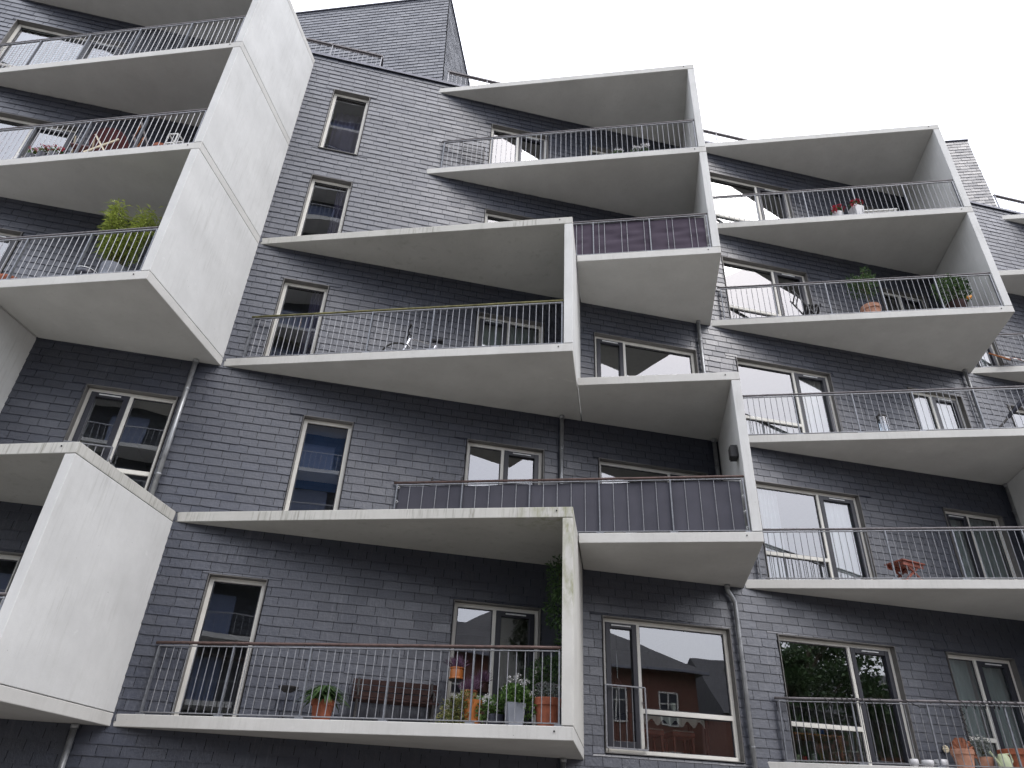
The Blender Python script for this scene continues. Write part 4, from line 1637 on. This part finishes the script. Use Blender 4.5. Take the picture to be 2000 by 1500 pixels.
p = thing('wire_lantern', 'white framed box lantern in the corner right of the terracotta pot', 'lantern', (-4.40, -1.72, f3), -AL)
mb = MB()
for x in (-.09, .09):
    for y in (-.09, .09):
        mb.box(x - .01, x + .01, y - .01, y + .01, 0, .5)
for z in (0.0, .24, .48):
    mb.box(-.1, .1, -.1, -.08, z, z + .02)
    mb.box(-.1, .1, .08, .1, z, z + .02)
    mb.box(-.1, -.08, -.08, .08, z, z + .02)
    mb.box(.08, .1, -.08, .08, z, z + .02)
mb.build('frame', M['white'], p)
mb = MB()
mb.lathe([(.001, .02), (.04, .02), (.04, .16), (.001, .16)], 0, 0, 0, 14)
mb.build('candle', M['candle'], p)

# ------------------------------------------------------------------ stack right of the middle
# storey 4 of the middle: low white flowers and an airer against the wall
f4 = FL[4]
for i, (x, y) in enumerate(((4.25, -1.35), (4.62, -1.48), (4.80, -1.56))):
    p = potted('potted_flower', ('left', 'middle', 'right')[i] + ' one of three pots of white flowers on the uppermost middle balcony', x, y, f4, .11, .12, 'dark_pot', 'plain', cat='potted flower')
    p['group'] = 'white flowers on the uppermost middle balcony'
    foliage(p, 'leaf_dark', [((0, 0, .20), (.13, .12, .07), 160)], .05, .03, 80 + i, base=.1, stems=4)
    flowers(p, 'petal_white', [(-.04, -.05, .27 + .05 * i), (.06, -.05, .29 + .05 * i)], .05, 85 + i, 34)
t = thing('airer', 'dark wire mesh airer propped on the slate behind the uppermost middle railing', 'airer', (1.13, -.09, f4))
mb = MB()
for x in (-.26, .26):
    mb.bar((x, -.05, .0), (x, 0, 1.02), .018, .018)
for z in (.05, 1.02):
    mb.bar((-.26, -.05 + z * .05, z), (.26, -.05 + z * .05, z), .018, .018)
mb.build('frame', M['iron'], t)
mb = MB()
for q in range(1, 9):
    mb.bar((-.26, -.05 + q * .0055, .05 + q * .108), (.26, -.05 + q * .0055, .05 + q * .108), .006, .006)
for q in range(1, 7):
    mb.bar((-.26 + q * .075, -.05, .05), (-.26 + q * .075, 0, 1.02), .006, .006)
mb.build('wires', M['iron'], t)

# right stack, storey 4
for i, (x, y, h) in enumerate(((9.95, -1.05, .18), (10.36, -1.22, .32))):
    p = potted('potted_geranium', ('trailing red geranium in the lower white pot on the upper right balcony', 'red geranium in the taller white pot on the upper right balcony')[i], x, y, f4, .13, h, 'white_pot', 'plain', cat='potted geranium', square=(i == 1))
    p['group'] = 'red geraniums in white pots'
    foliage(p, 'leaf_dark', [((0, 0, h + .08), (.15, .13, .08), 200)], .045, .035, 90 + i, base=h, stems=5)
    flowers(p, 'petal_red', [(-.1, -.08, h + .12), (.0, -.1, h + .16), (.1, -.08, h + .15), (-.15, -.1, h - .02), (.06, 0, h + .2), (.13, 0, h + .17), (-.06, 0, h + .18)], .052, 95 + i, 34)
t = thing('bench', 'white topped low bench beside the taller red geranium on the upper right balcony', 'bench', (10.95, -1.2, f4), -AL)
mb = MB()
mb.box(-.42, .42, -.14, .14, .30, .33)
mb.build('seat', M['white'], t, bevel=.004)
for x in (-.36, .36):
    for y in (-.1, .1):
        mb = MB()
        mb.box(x - .02, x + .02, y - .02, y + .02, 0, .30)
        mb.build('leg', M['white'], t)

# right stack, storey 3
t = thing('folding_chair', 'black slatted folding chair leaning left beside the window on the right balcony', 'folding chair', (8.98, -.42, f3), R(-25))
mb = MB()
for q in range(5):
    mb.bar((-.02 + q * .075, -.19, .46 - .005 * q), (-.02 + q * .075, .19, .46 - .005 * q), .05, .018)
mb.build('seat', M['black'], t)
for s_ in (-1, 1):
    mb = MB()
    mb.bar((-.24, s_ * .2, .90), (.22, s_ * .2, 0), .02, .03)
    mb.build('leg', M['black'], t)
    mb = MB()
    mb.bar((-.16, s_ * .17, 0), (.30, s_ * .17, .46), .02, .03)
    mb.build('leg', M['black'], t)
mb = MB()
for q in range(2):
    mb.bar((-.19 + q * .05, -.2, .82 - q * .10), (-.19 + q * .05, .2, .82 - q * .10), .015, .06)
mb.build('backrest', M['black'], t)
t = potted('potted_tree', 'small standard tree with a loose round crown in a terracotta pot on the right balcony', 10.27, -.92, f3, .21, .42, 'terracotta_pale', 'rim', cat='potted tree')
mb = MB()
mb.tube([(0, 0, .38), (.02, 0, .6), (0, .02, .9), (.05, 0, 1.5)], [.016, .013, .010, .003], 7)
mb.build('trunk', M['bark'], t)
foliage(t, 'leaf_dark', [((-.05, 0, .98), (.36, .3, .24), 620), ((.12, 0, 1.2), (.22, .2, .2), 260), ((.12, 0, 1.45), (.1, .1, .22), 130), ((-.3, 0, 1.1), (.16, .15, .12), 110)], .06, .026, 100, stems=12, base=.8, name='crown')
t = potted('potted_shrub', 'large dark evergreen shrub in a brown pot by the side wall of the right balcony', 11.87, -1.62, f3, .2, .34, 'wood_brown', 'plain', cat='potted shrub')
foliage(t, 'leaf_dark', [((0, 0, .72), (.44, .3, .36), 1100), ((.2, .0, .95), (.22, .2, .16), 300)], .07, .035, 101, stems=9, base=.3)
t = thing('ornament', 'little yellow and orange bird ornament in front of the evergreen shrub', 'ornament', (11.98, -1.86, f3))
mb = MB()
mb.ball((0, 0, .36), .05, 12, 8, .8)
mb.ball((.05, -.01, .40), .028, 10, 6)
mb.build('body', M['gold'], t, smooth=True)
mb = MB()
mb.tube([(0, 0, 0), (0, 0, .33)], .004, 5)
mb.build('stake', M['iron'], t)

# right stack, storey 2
t = thing('lantern', 'tall glass lantern with a dark cap standing on the right balcony between two windows', 'lantern', (9.90, -.80, f2))
mb = MB()
mb.lathe([(.11, .02), (.115, .06), (.115, .48), (.11, .5)], 0, 0, 0, 24)
mb.build('glass', M['clear'], t, smooth=True)
mb = MB()
mb.lathe([(.001, .50), (.12, .50), (.12, .53), (.05, .57), (.03, .6), (.001, .6)], 0, 0, 0, 20)
for q in range(4):
    a = q * PI / 2
    mb.bar((.118 * math.cos(a), .118 * math.sin(a), 0), (.118 * math.cos(a), .118 * math.sin(a), .5), .012, .012)
mb.lathe([(.001, 0), (.125, 0), (.125, .02), (.001, .02)], 0, 0, 0, 20)
mb.tube([(-.05, 0, .58), (0, 0, .68), (.05, 0, .58)], .006, 6)
mb.build('frame', M['iron'], t)
mb = MB()
mb.lathe([(.001, .02), (.04, .02), (.04, .2), (.001, .2)], 0, 0, 0, 14)
mb.build('candle', M['candle'], t)
t = thing('parasol', 'closed parasol lying aslant at the right edge of the picture on a balcony', 'parasol', (12.3, -.9, f2))
mb = MB()
mb.tube([(0, 0, .35), (1.3, -.6, 1.75)], .022, 8)
mb.build('pole', M['iron'], t)
mb = MB()
mb.tube([(.45, -.2, .84), (.9, -.4, 1.32), (1.25, -.57, 1.70)], [.035, .06, .02], 9)
mb.build('canopy', M['dark_pot'], t, smooth=True)

# right stack, storey 1
f1 = FL[1]
for i, (x, y, sc_, lab) in enumerate(((9.60, -.78, 1.0, 'small reddish wooden folding table on the right balcony between two windows'), (12.2, -1.35, .9, 'reddish wooden table cut by the right edge of the picture'))):
    t = thing('garden_table', lab, 'table', (x, y, f1), R(12 + 20 * i))
    mb = MB()
    for q in range(5):
        mb.box(-.28, .28, -.2 + q * .082, -.2 + q * .082 + .07, .34, .365)
    mb.build('table_top', M['wood_red'], t, bevel=.003)
    mb = MB()
    mb.box(-.25, .25, -.17, -.15, .27, .34)
    mb.box(-.25, .25, .15, .17, .27, .34)
    mb.build('apron', M['wood_red'], t)
    for q in (-1, 1):
        for s_ in (-1, 1):
            mb = MB()
            mb.bar((q * .24, s_ * .14, 0), (-q * .2, s_ * .14, .335), .03, .03)
            mb.build('leg', M['wood_red'], t)
t = thing('watering_can', 'small blue watering can standing on the rail side at the far right balcony', 'watering can', (12.95, -1.5, f1 + .0))
mb = MB()
mb.lathe([(.001, 0), (.08, 0), (.085, .16), (.07, .2), (.05, .2)], 0, 0, .0, 16)
mb.build('body', M['blue'], t, smooth=True)
mb = MB()
mb.tube([(.08, 0, .05), (.2, 0, .22)], .01, 6)
mb.tube([(-.08, 0, .05), (-.16, 0, .14), (-.05, 0, .22)], .008, 6)
mb.build('spout_and_handle', M['blue'], t)

# far right balcony: striped lounger
t = thing('lounger', 'red and white striped folded lounger on the balcony at the right edge', 'lounger', (14.45, -.35, f3))
for q in range(6):
    mb = MB()
    xa, xb = -.33 + q * .11, -.22 + q * .11
    mb.hexa([(xa, -.1, .14), (xb, -.1, .14), (xb, .22, .42), (xa, .22, .42), (xa, -.1, .16), (xb, -.1, .16), (xb, .22, .44), (xa, .22, .44)])
    mb.build('cloth_stripe', M['maroon'] if q % 2 else M['white'], t)
for x in (-.35, .35):
    mb = MB()
    mb.bar((x, -.2, .0), (x, .25, .48), .03, .03)
    mb.build('leg', M['wood_orange'], t)

# ground storey of the right stack
items = (('terracotta_pot', 'pale terracotta pot with a rolled rim at the bottom edge of the picture', 9.85, -.72, .17, .30, 'terracotta_pale'),
         ('terracotta_pot', 'wide red terracotta pot at the bottom right corner of the picture', 10.72, -.85, .24, .34, 'terracotta'))
for nm, lab, x, y, r_, h, pm in items:
    p = potted(nm, lab, x, y, f0, r_, h, pm, 'rim', cat='flower pot')
p = potted('potted_plant', 'whitish dried flower heads behind the wide red terracotta pot', 10.50, -.45, f0, .12, .25, 'terracotta_pale', 'plain')
foliage(p, 'leaf_grey', [((0, 0, .42), (.16, .14, .14), 420)], .05, .02, 120, base=.24)
t = thing('watering_can', 'pale green enamel watering can with a curved handle between the two terracotta pots', 'watering can', (10.35, -.98, f0))
mb = MB()
mb.lathe([(.001, 0), (.09, 0), (.1, .08), (.085, .2), (.06, .25), (.05, .25)], 0, 0, 0, 18)
mb.build('body', M['green_pale'], t, smooth=True)
mb = MB()
mb.tube([(.05, 0, .25), (.14, 0, .26), (.16, 0, .16), (.09, 0, .07)], .012, 7)
mb.build('handle', M['green_pale'], t)
mb = MB()
mb.tube([(-.08, 0, .08), (-.18, 0, .22), (-.22, 0, .27)], [.02, .014, .018], 7)
mb.build('spout', M['green_pale'], t)
t = thing('garden_ornament', 'rusty copper fan shaped ornament behind the terracotta pots', 'ornament', (10.12, -.45, f0))
mb = MB()
n = 20
ring = []
for q in range(n + 1):
    a = PI * (-.08 + 1.16 * q / n)
    rr = .24 + .012 * math.sin(q * 2.2)
    ring.append((math.cos(a) * rr, 0.0, .28 + math.sin(a) * rr))
for q in range(n):
    for y, o in ((-.01, 1), (.01, -1)):
        f_ = [(0, y, .26), (ring[q][0], y + .012 * (q % 2), ring[q][2]), (ring[q + 1][0], y + .012 * ((q + 1) % 2), ring[q + 1][2])]
        mb.face(f_[::o])
mb.build('fan', M['copper'], t)
mb = MB()
mb.tube([(0, 0, 0), (0, 0, .28)], .012, 6)
mb.build('stake', M['iron'], t)
t = thing('wall_ornament', 'pale shell flower ornament fixed on the slate wall right of the wide window', 'ornament', (10.15, -.03, f0 + .385))
mb = MB()
for q in range(8):
    a = q * PI / 4
    mb.ball((math.cos(a) * .04, -.012, math.sin(a) * .04), .022, 8, 6)
mb.ball((0, -.02, 0), .02, 8, 6)
mb.build('petals', M['cream'], t, smooth=True)
for i, (x, y, r_, h) in enumerate(((9.10, -.80, .09, .10), (9.33, -.82, .10, .12), (8.92, -.72, .07, .11))):
    t = thing('candle_jar', ('white candle jar, middle one of three low white vessels at the bottom edge', 'white candle jar, right one of three low white vessels at the bottom edge', 'small white dish, left one of three low white vessels at the bottom edge')[i], 'candle jar', (x, y, f0), 0, 'low white vessels')
    mb = MB()
    mb.lathe([(.001, 0), (r_ * .8, 0), (r_, h * .5), (r_ * .96, h), (r_ * .85, h), (r_ * .8, h * .7), (.001, h * .6)], 0, 0, 0, 18)
    mb.build('vessel', M['white_pot'], t, smooth=True)

# string lights wound round the handrail
t = thing('string_lights', 'dark wire string lights wound round the handrail of the lowest right balcony', 'string lights', (0, 0, 0))
mb = MB()
rg = random.Random(3)
pts = []
s = 1.0
ph = 0
while s < 5.9:
    rr = .042 + .022 * rg.random()
    pts.append(front(c_, s, .045 + rr * math.cos(ph), FL[0] + .925 + rr * 1.1 * math.sin(ph) - .01))
    s += .022 * (1 + .7 * math.sin(s * 3.1))
    ph += .55 + .3 * rg.random() * math.sin(s * 2)
mb.tube(pts, .0075, 5)
mb.build('wire', M['black'], t)
mb = MB()
pts = []
for q in range(26):
    u = q / 25
    pts.append(front(c_, 3.12 + .04 * math.sin(q * 1.7) - .02 * u, .03 + .03 * math.cos(q * 2.1), FL[0] + .90 - .62 * u))
mb.tube(pts, .006, 5)
mb.build('hanging_end', M['black'], t)
mb = MB()
for q in range(40):
    s = 1.05 + q * .12
    pp = front(c_, s, .045 + .04 * math.cos(q * 2.3), FL[0] + .92 + .04 * math.sin(q * 2.3))
    mb.ball(pp, .009, 6, 4)
mb.build('bulbs', M['dark_pot'], t)

# ------------------------------------------------------------------ things inside, seen through the ground storey glass
t = thing('dining_table', 'dining table under a white cloth inside the wide window with the small front railing', 'table', (5.55, 1.15, f0 - .05))
mb = MB()
mb.box(-.75, .75, -.38, .38, .70, .73)
mb.build('table_top', M['wood_brown'], t)
for x in (-.68, .68):
    for y in (-.32, .32):
        mb = MB()
        mb.box(x - .03, x + .03, y - .03, y + .03, 0, .70)
        mb.build('leg', M['wood_brown'], t)
mb = MB()
n = 40
for q in range(n):
    x0_, x1_ = -.62 + 1.24 * q / n, -.62 + 1.24 * (q + 1) / n
    za, zb = .60 + .05 * math.sin(q * .9), .60 + .05 * math.sin((q + 1) * .9)
    ya, yb = -.40 + .01 * math.sin(q * 1.3), -.40 + .01 * math.sin((q + 1) * 1.3)
    mb.face([(x0_, ya, za), (x1_, yb, zb), (x1_, -.385, .738), (x0_, -.385, .738)])
mb.face([(-.62, -.385, .738), (.62, -.385, .738), (.62, .385, .738), (-.62, .385, .738)])
tag(mb.build('tablecloth', M['tablecloth'], None, matrix=Matrix.Translation((5.55, 1.15, f0 - .05))), 'white table runner with a scalloped edge on the dining table indoors', 'tablecloth')
t = thing('candle', 'tall white pillar candle on the indoor dining table', 'candle', (5.73, 1.02, f0 + .69))
mb = MB()
mb.lathe([(.001, 0), (.05, 0), (.05, .22), (.035, .225), (.001, .215)], 0, 0, 0, 16)
mb.build('wax', M['candle'], t, smooth=True)
mb = MB()
mb.tube([(0, 0, .21), (.003, 0, .25)], .003, 5)
mb.build('wick', M['black'], t)
for i, x in enumerate((5.08, 5.62)):
    t = thing('dining_chair', ('left', 'right')[i] + ' one of two red brown padded chairs indoors, tucked under the white clothed table', 'chair', (x, .62, f0 - .05), 0, 'red brown dining chairs')
    mb = MB()
    mb.box(-.2, .2, -.2, .2, .36, .44)
    mb.build('seat', M['wood_red'], t, bevel=.02)
    mb = MB()
    mb.box(-.19, .19, -.19, .19, .441, .46)
    mb.build('cushion', M['tablecloth'], t, bevel=.008)
    for sx in (-1, 1):
        for sy in (-1, 1):
            mb = MB()
            mb.bar((sx * .17, sy * .17, 0), (sx * .16, sy * .16, .36), .035, .035)
            mb.build('leg', M['wood_red'], t)
t = thing('pendant_lamp', 'pair of small glass pendant lamps hanging over the indoor dining table', 'pendant lamp', (4.95, 1.1, FL[0] + 1.15))
for x in (-.2, .15):
    mb = MB()
    mb.lathe([(.03, .1), (.05, .06), (.09, 0)], x, 0, 0, 16)
    mb.tube([(x, 0, .1), (x, 0, 1.3)], .004, 5)
    mb.build('lamp_shade', M['chrome'], t)

t = thing('kitchen_table', 'wooden table indoors behind the large window of the lowest right balcony', 'table', (8.15, .95, f0 - .05))
mb = MB()
mb.box(-.68, .55, -.36, .36, .57, .60)
mb.build('table_top', M['wood_orange'], t, bevel=.004)
for x in (-.6, .48):
    for y in (-.3, .3):
        mb = MB()
        mb.box(x - .03, x + .03, y - .03, y + .03, 0, .57)
        mb.build('leg', M['wood_orange'], t)
for i, (x, c, r_, h, lab) in enumerate(((7.98, 'white_pot', .04, .14, 'tall white carton'), (8.18, 'white_pot', .09, .10, 'wide white bowl'), (8.36, 'blue', .055, .14, 'blue and white jug'))):
    t = thing('vessel', lab + ' on the indoor wooden table behind the large window', 'tableware', (x, .75, f0 + .551))
    mb = MB()
    mb.lathe([(.001, 0), (r_ * .8, 0), (r_, h * .6), (r_ * .95, h), (r_ * .85, h), (.001, h * .5)], 0, 0, 0, 16)
    mb.build('body', M[c], t, smooth=True)
t = thing('white_chair', 'white spindle back chair indoors at the right end of the wooden table', 'chair', (8.85, .75, f0 - .05), R(8))
mb = MB()
mb.box(-.22, .22, -.2, .2, .34, .37)
mb.build('seat', M['white'], t, bevel=.01)
mb = MB()
for q in range(5):
    mb.tube([(.19, -.17 + q * .085, .36), (.25, -.2 + q * .1, .74)], .011, 7)
mb.bar((.25, -.22, .75), (.25, .22, .75), .03, .05)
mb.build('backrest', M['white'], t)
for sx in (-1, 1):
    for sy in (-1, 1):
        mb = MB()
        mb.tube([(sx * .22, sy * .19, 0), (sx * .16, sy * .15, .35)], .014, 8)
        mb.build('leg', M['white'], t)
t = thing('bottle_pack', 'shrink wrapped pack of clear bottles on the floor inside the large window', 'bottle pack', (8.92, .36, f0 - .05))
mb = MB()
for i in range(4):
    for j in range(2):
        mb.lathe([(.001, .01), (.038, .01), (.04, .15), (.03, .2), (.014, .23), (.014, .26), (.001, .26)], -.12 + i * .08, -.04 + j * .08, .03, 12)
mb.build('bottles', M['vent'], t, smooth=True)
mb = MB()
mb.box(-.17, .17, -.09, .09, 0, .03)
mb.build('tray', M['cream'], t)
t = thing('low_shelf', 'low white shelf holding small things, indoors at the left of the large window', 'shelf', (7.9, .42, f0 - .05))
mb = MB()
mb.box(-.45, .35, -.1, .12, .10, .13)
mb.box(-.45, -.42, -.1, .12, 0, .1)
mb.box(.32, .35, -.1, .12, 0, .1)
mb.build('shelf_board', M['white'], t)
for i, (x, c, h) in enumerate(((7.75, 'red', .08), (7.93, 'white_pot', .13), (7.62, 'green_pale', .1))):
    t = thing('storage_tin', ('small red tin', 'white storage box', 'pale green tin')[i] + ' on the low white shelf inside the window', 'tin', (x, .42, f0 + .081))
    mb = MB()
    mb.lathe([(.001, 0), (.045, 0), (.045, h * .8), (.05, h * .82), (.05, h), (.001, h)], 0, 0, 0, 14)
    mb.build('body', M[c], t)
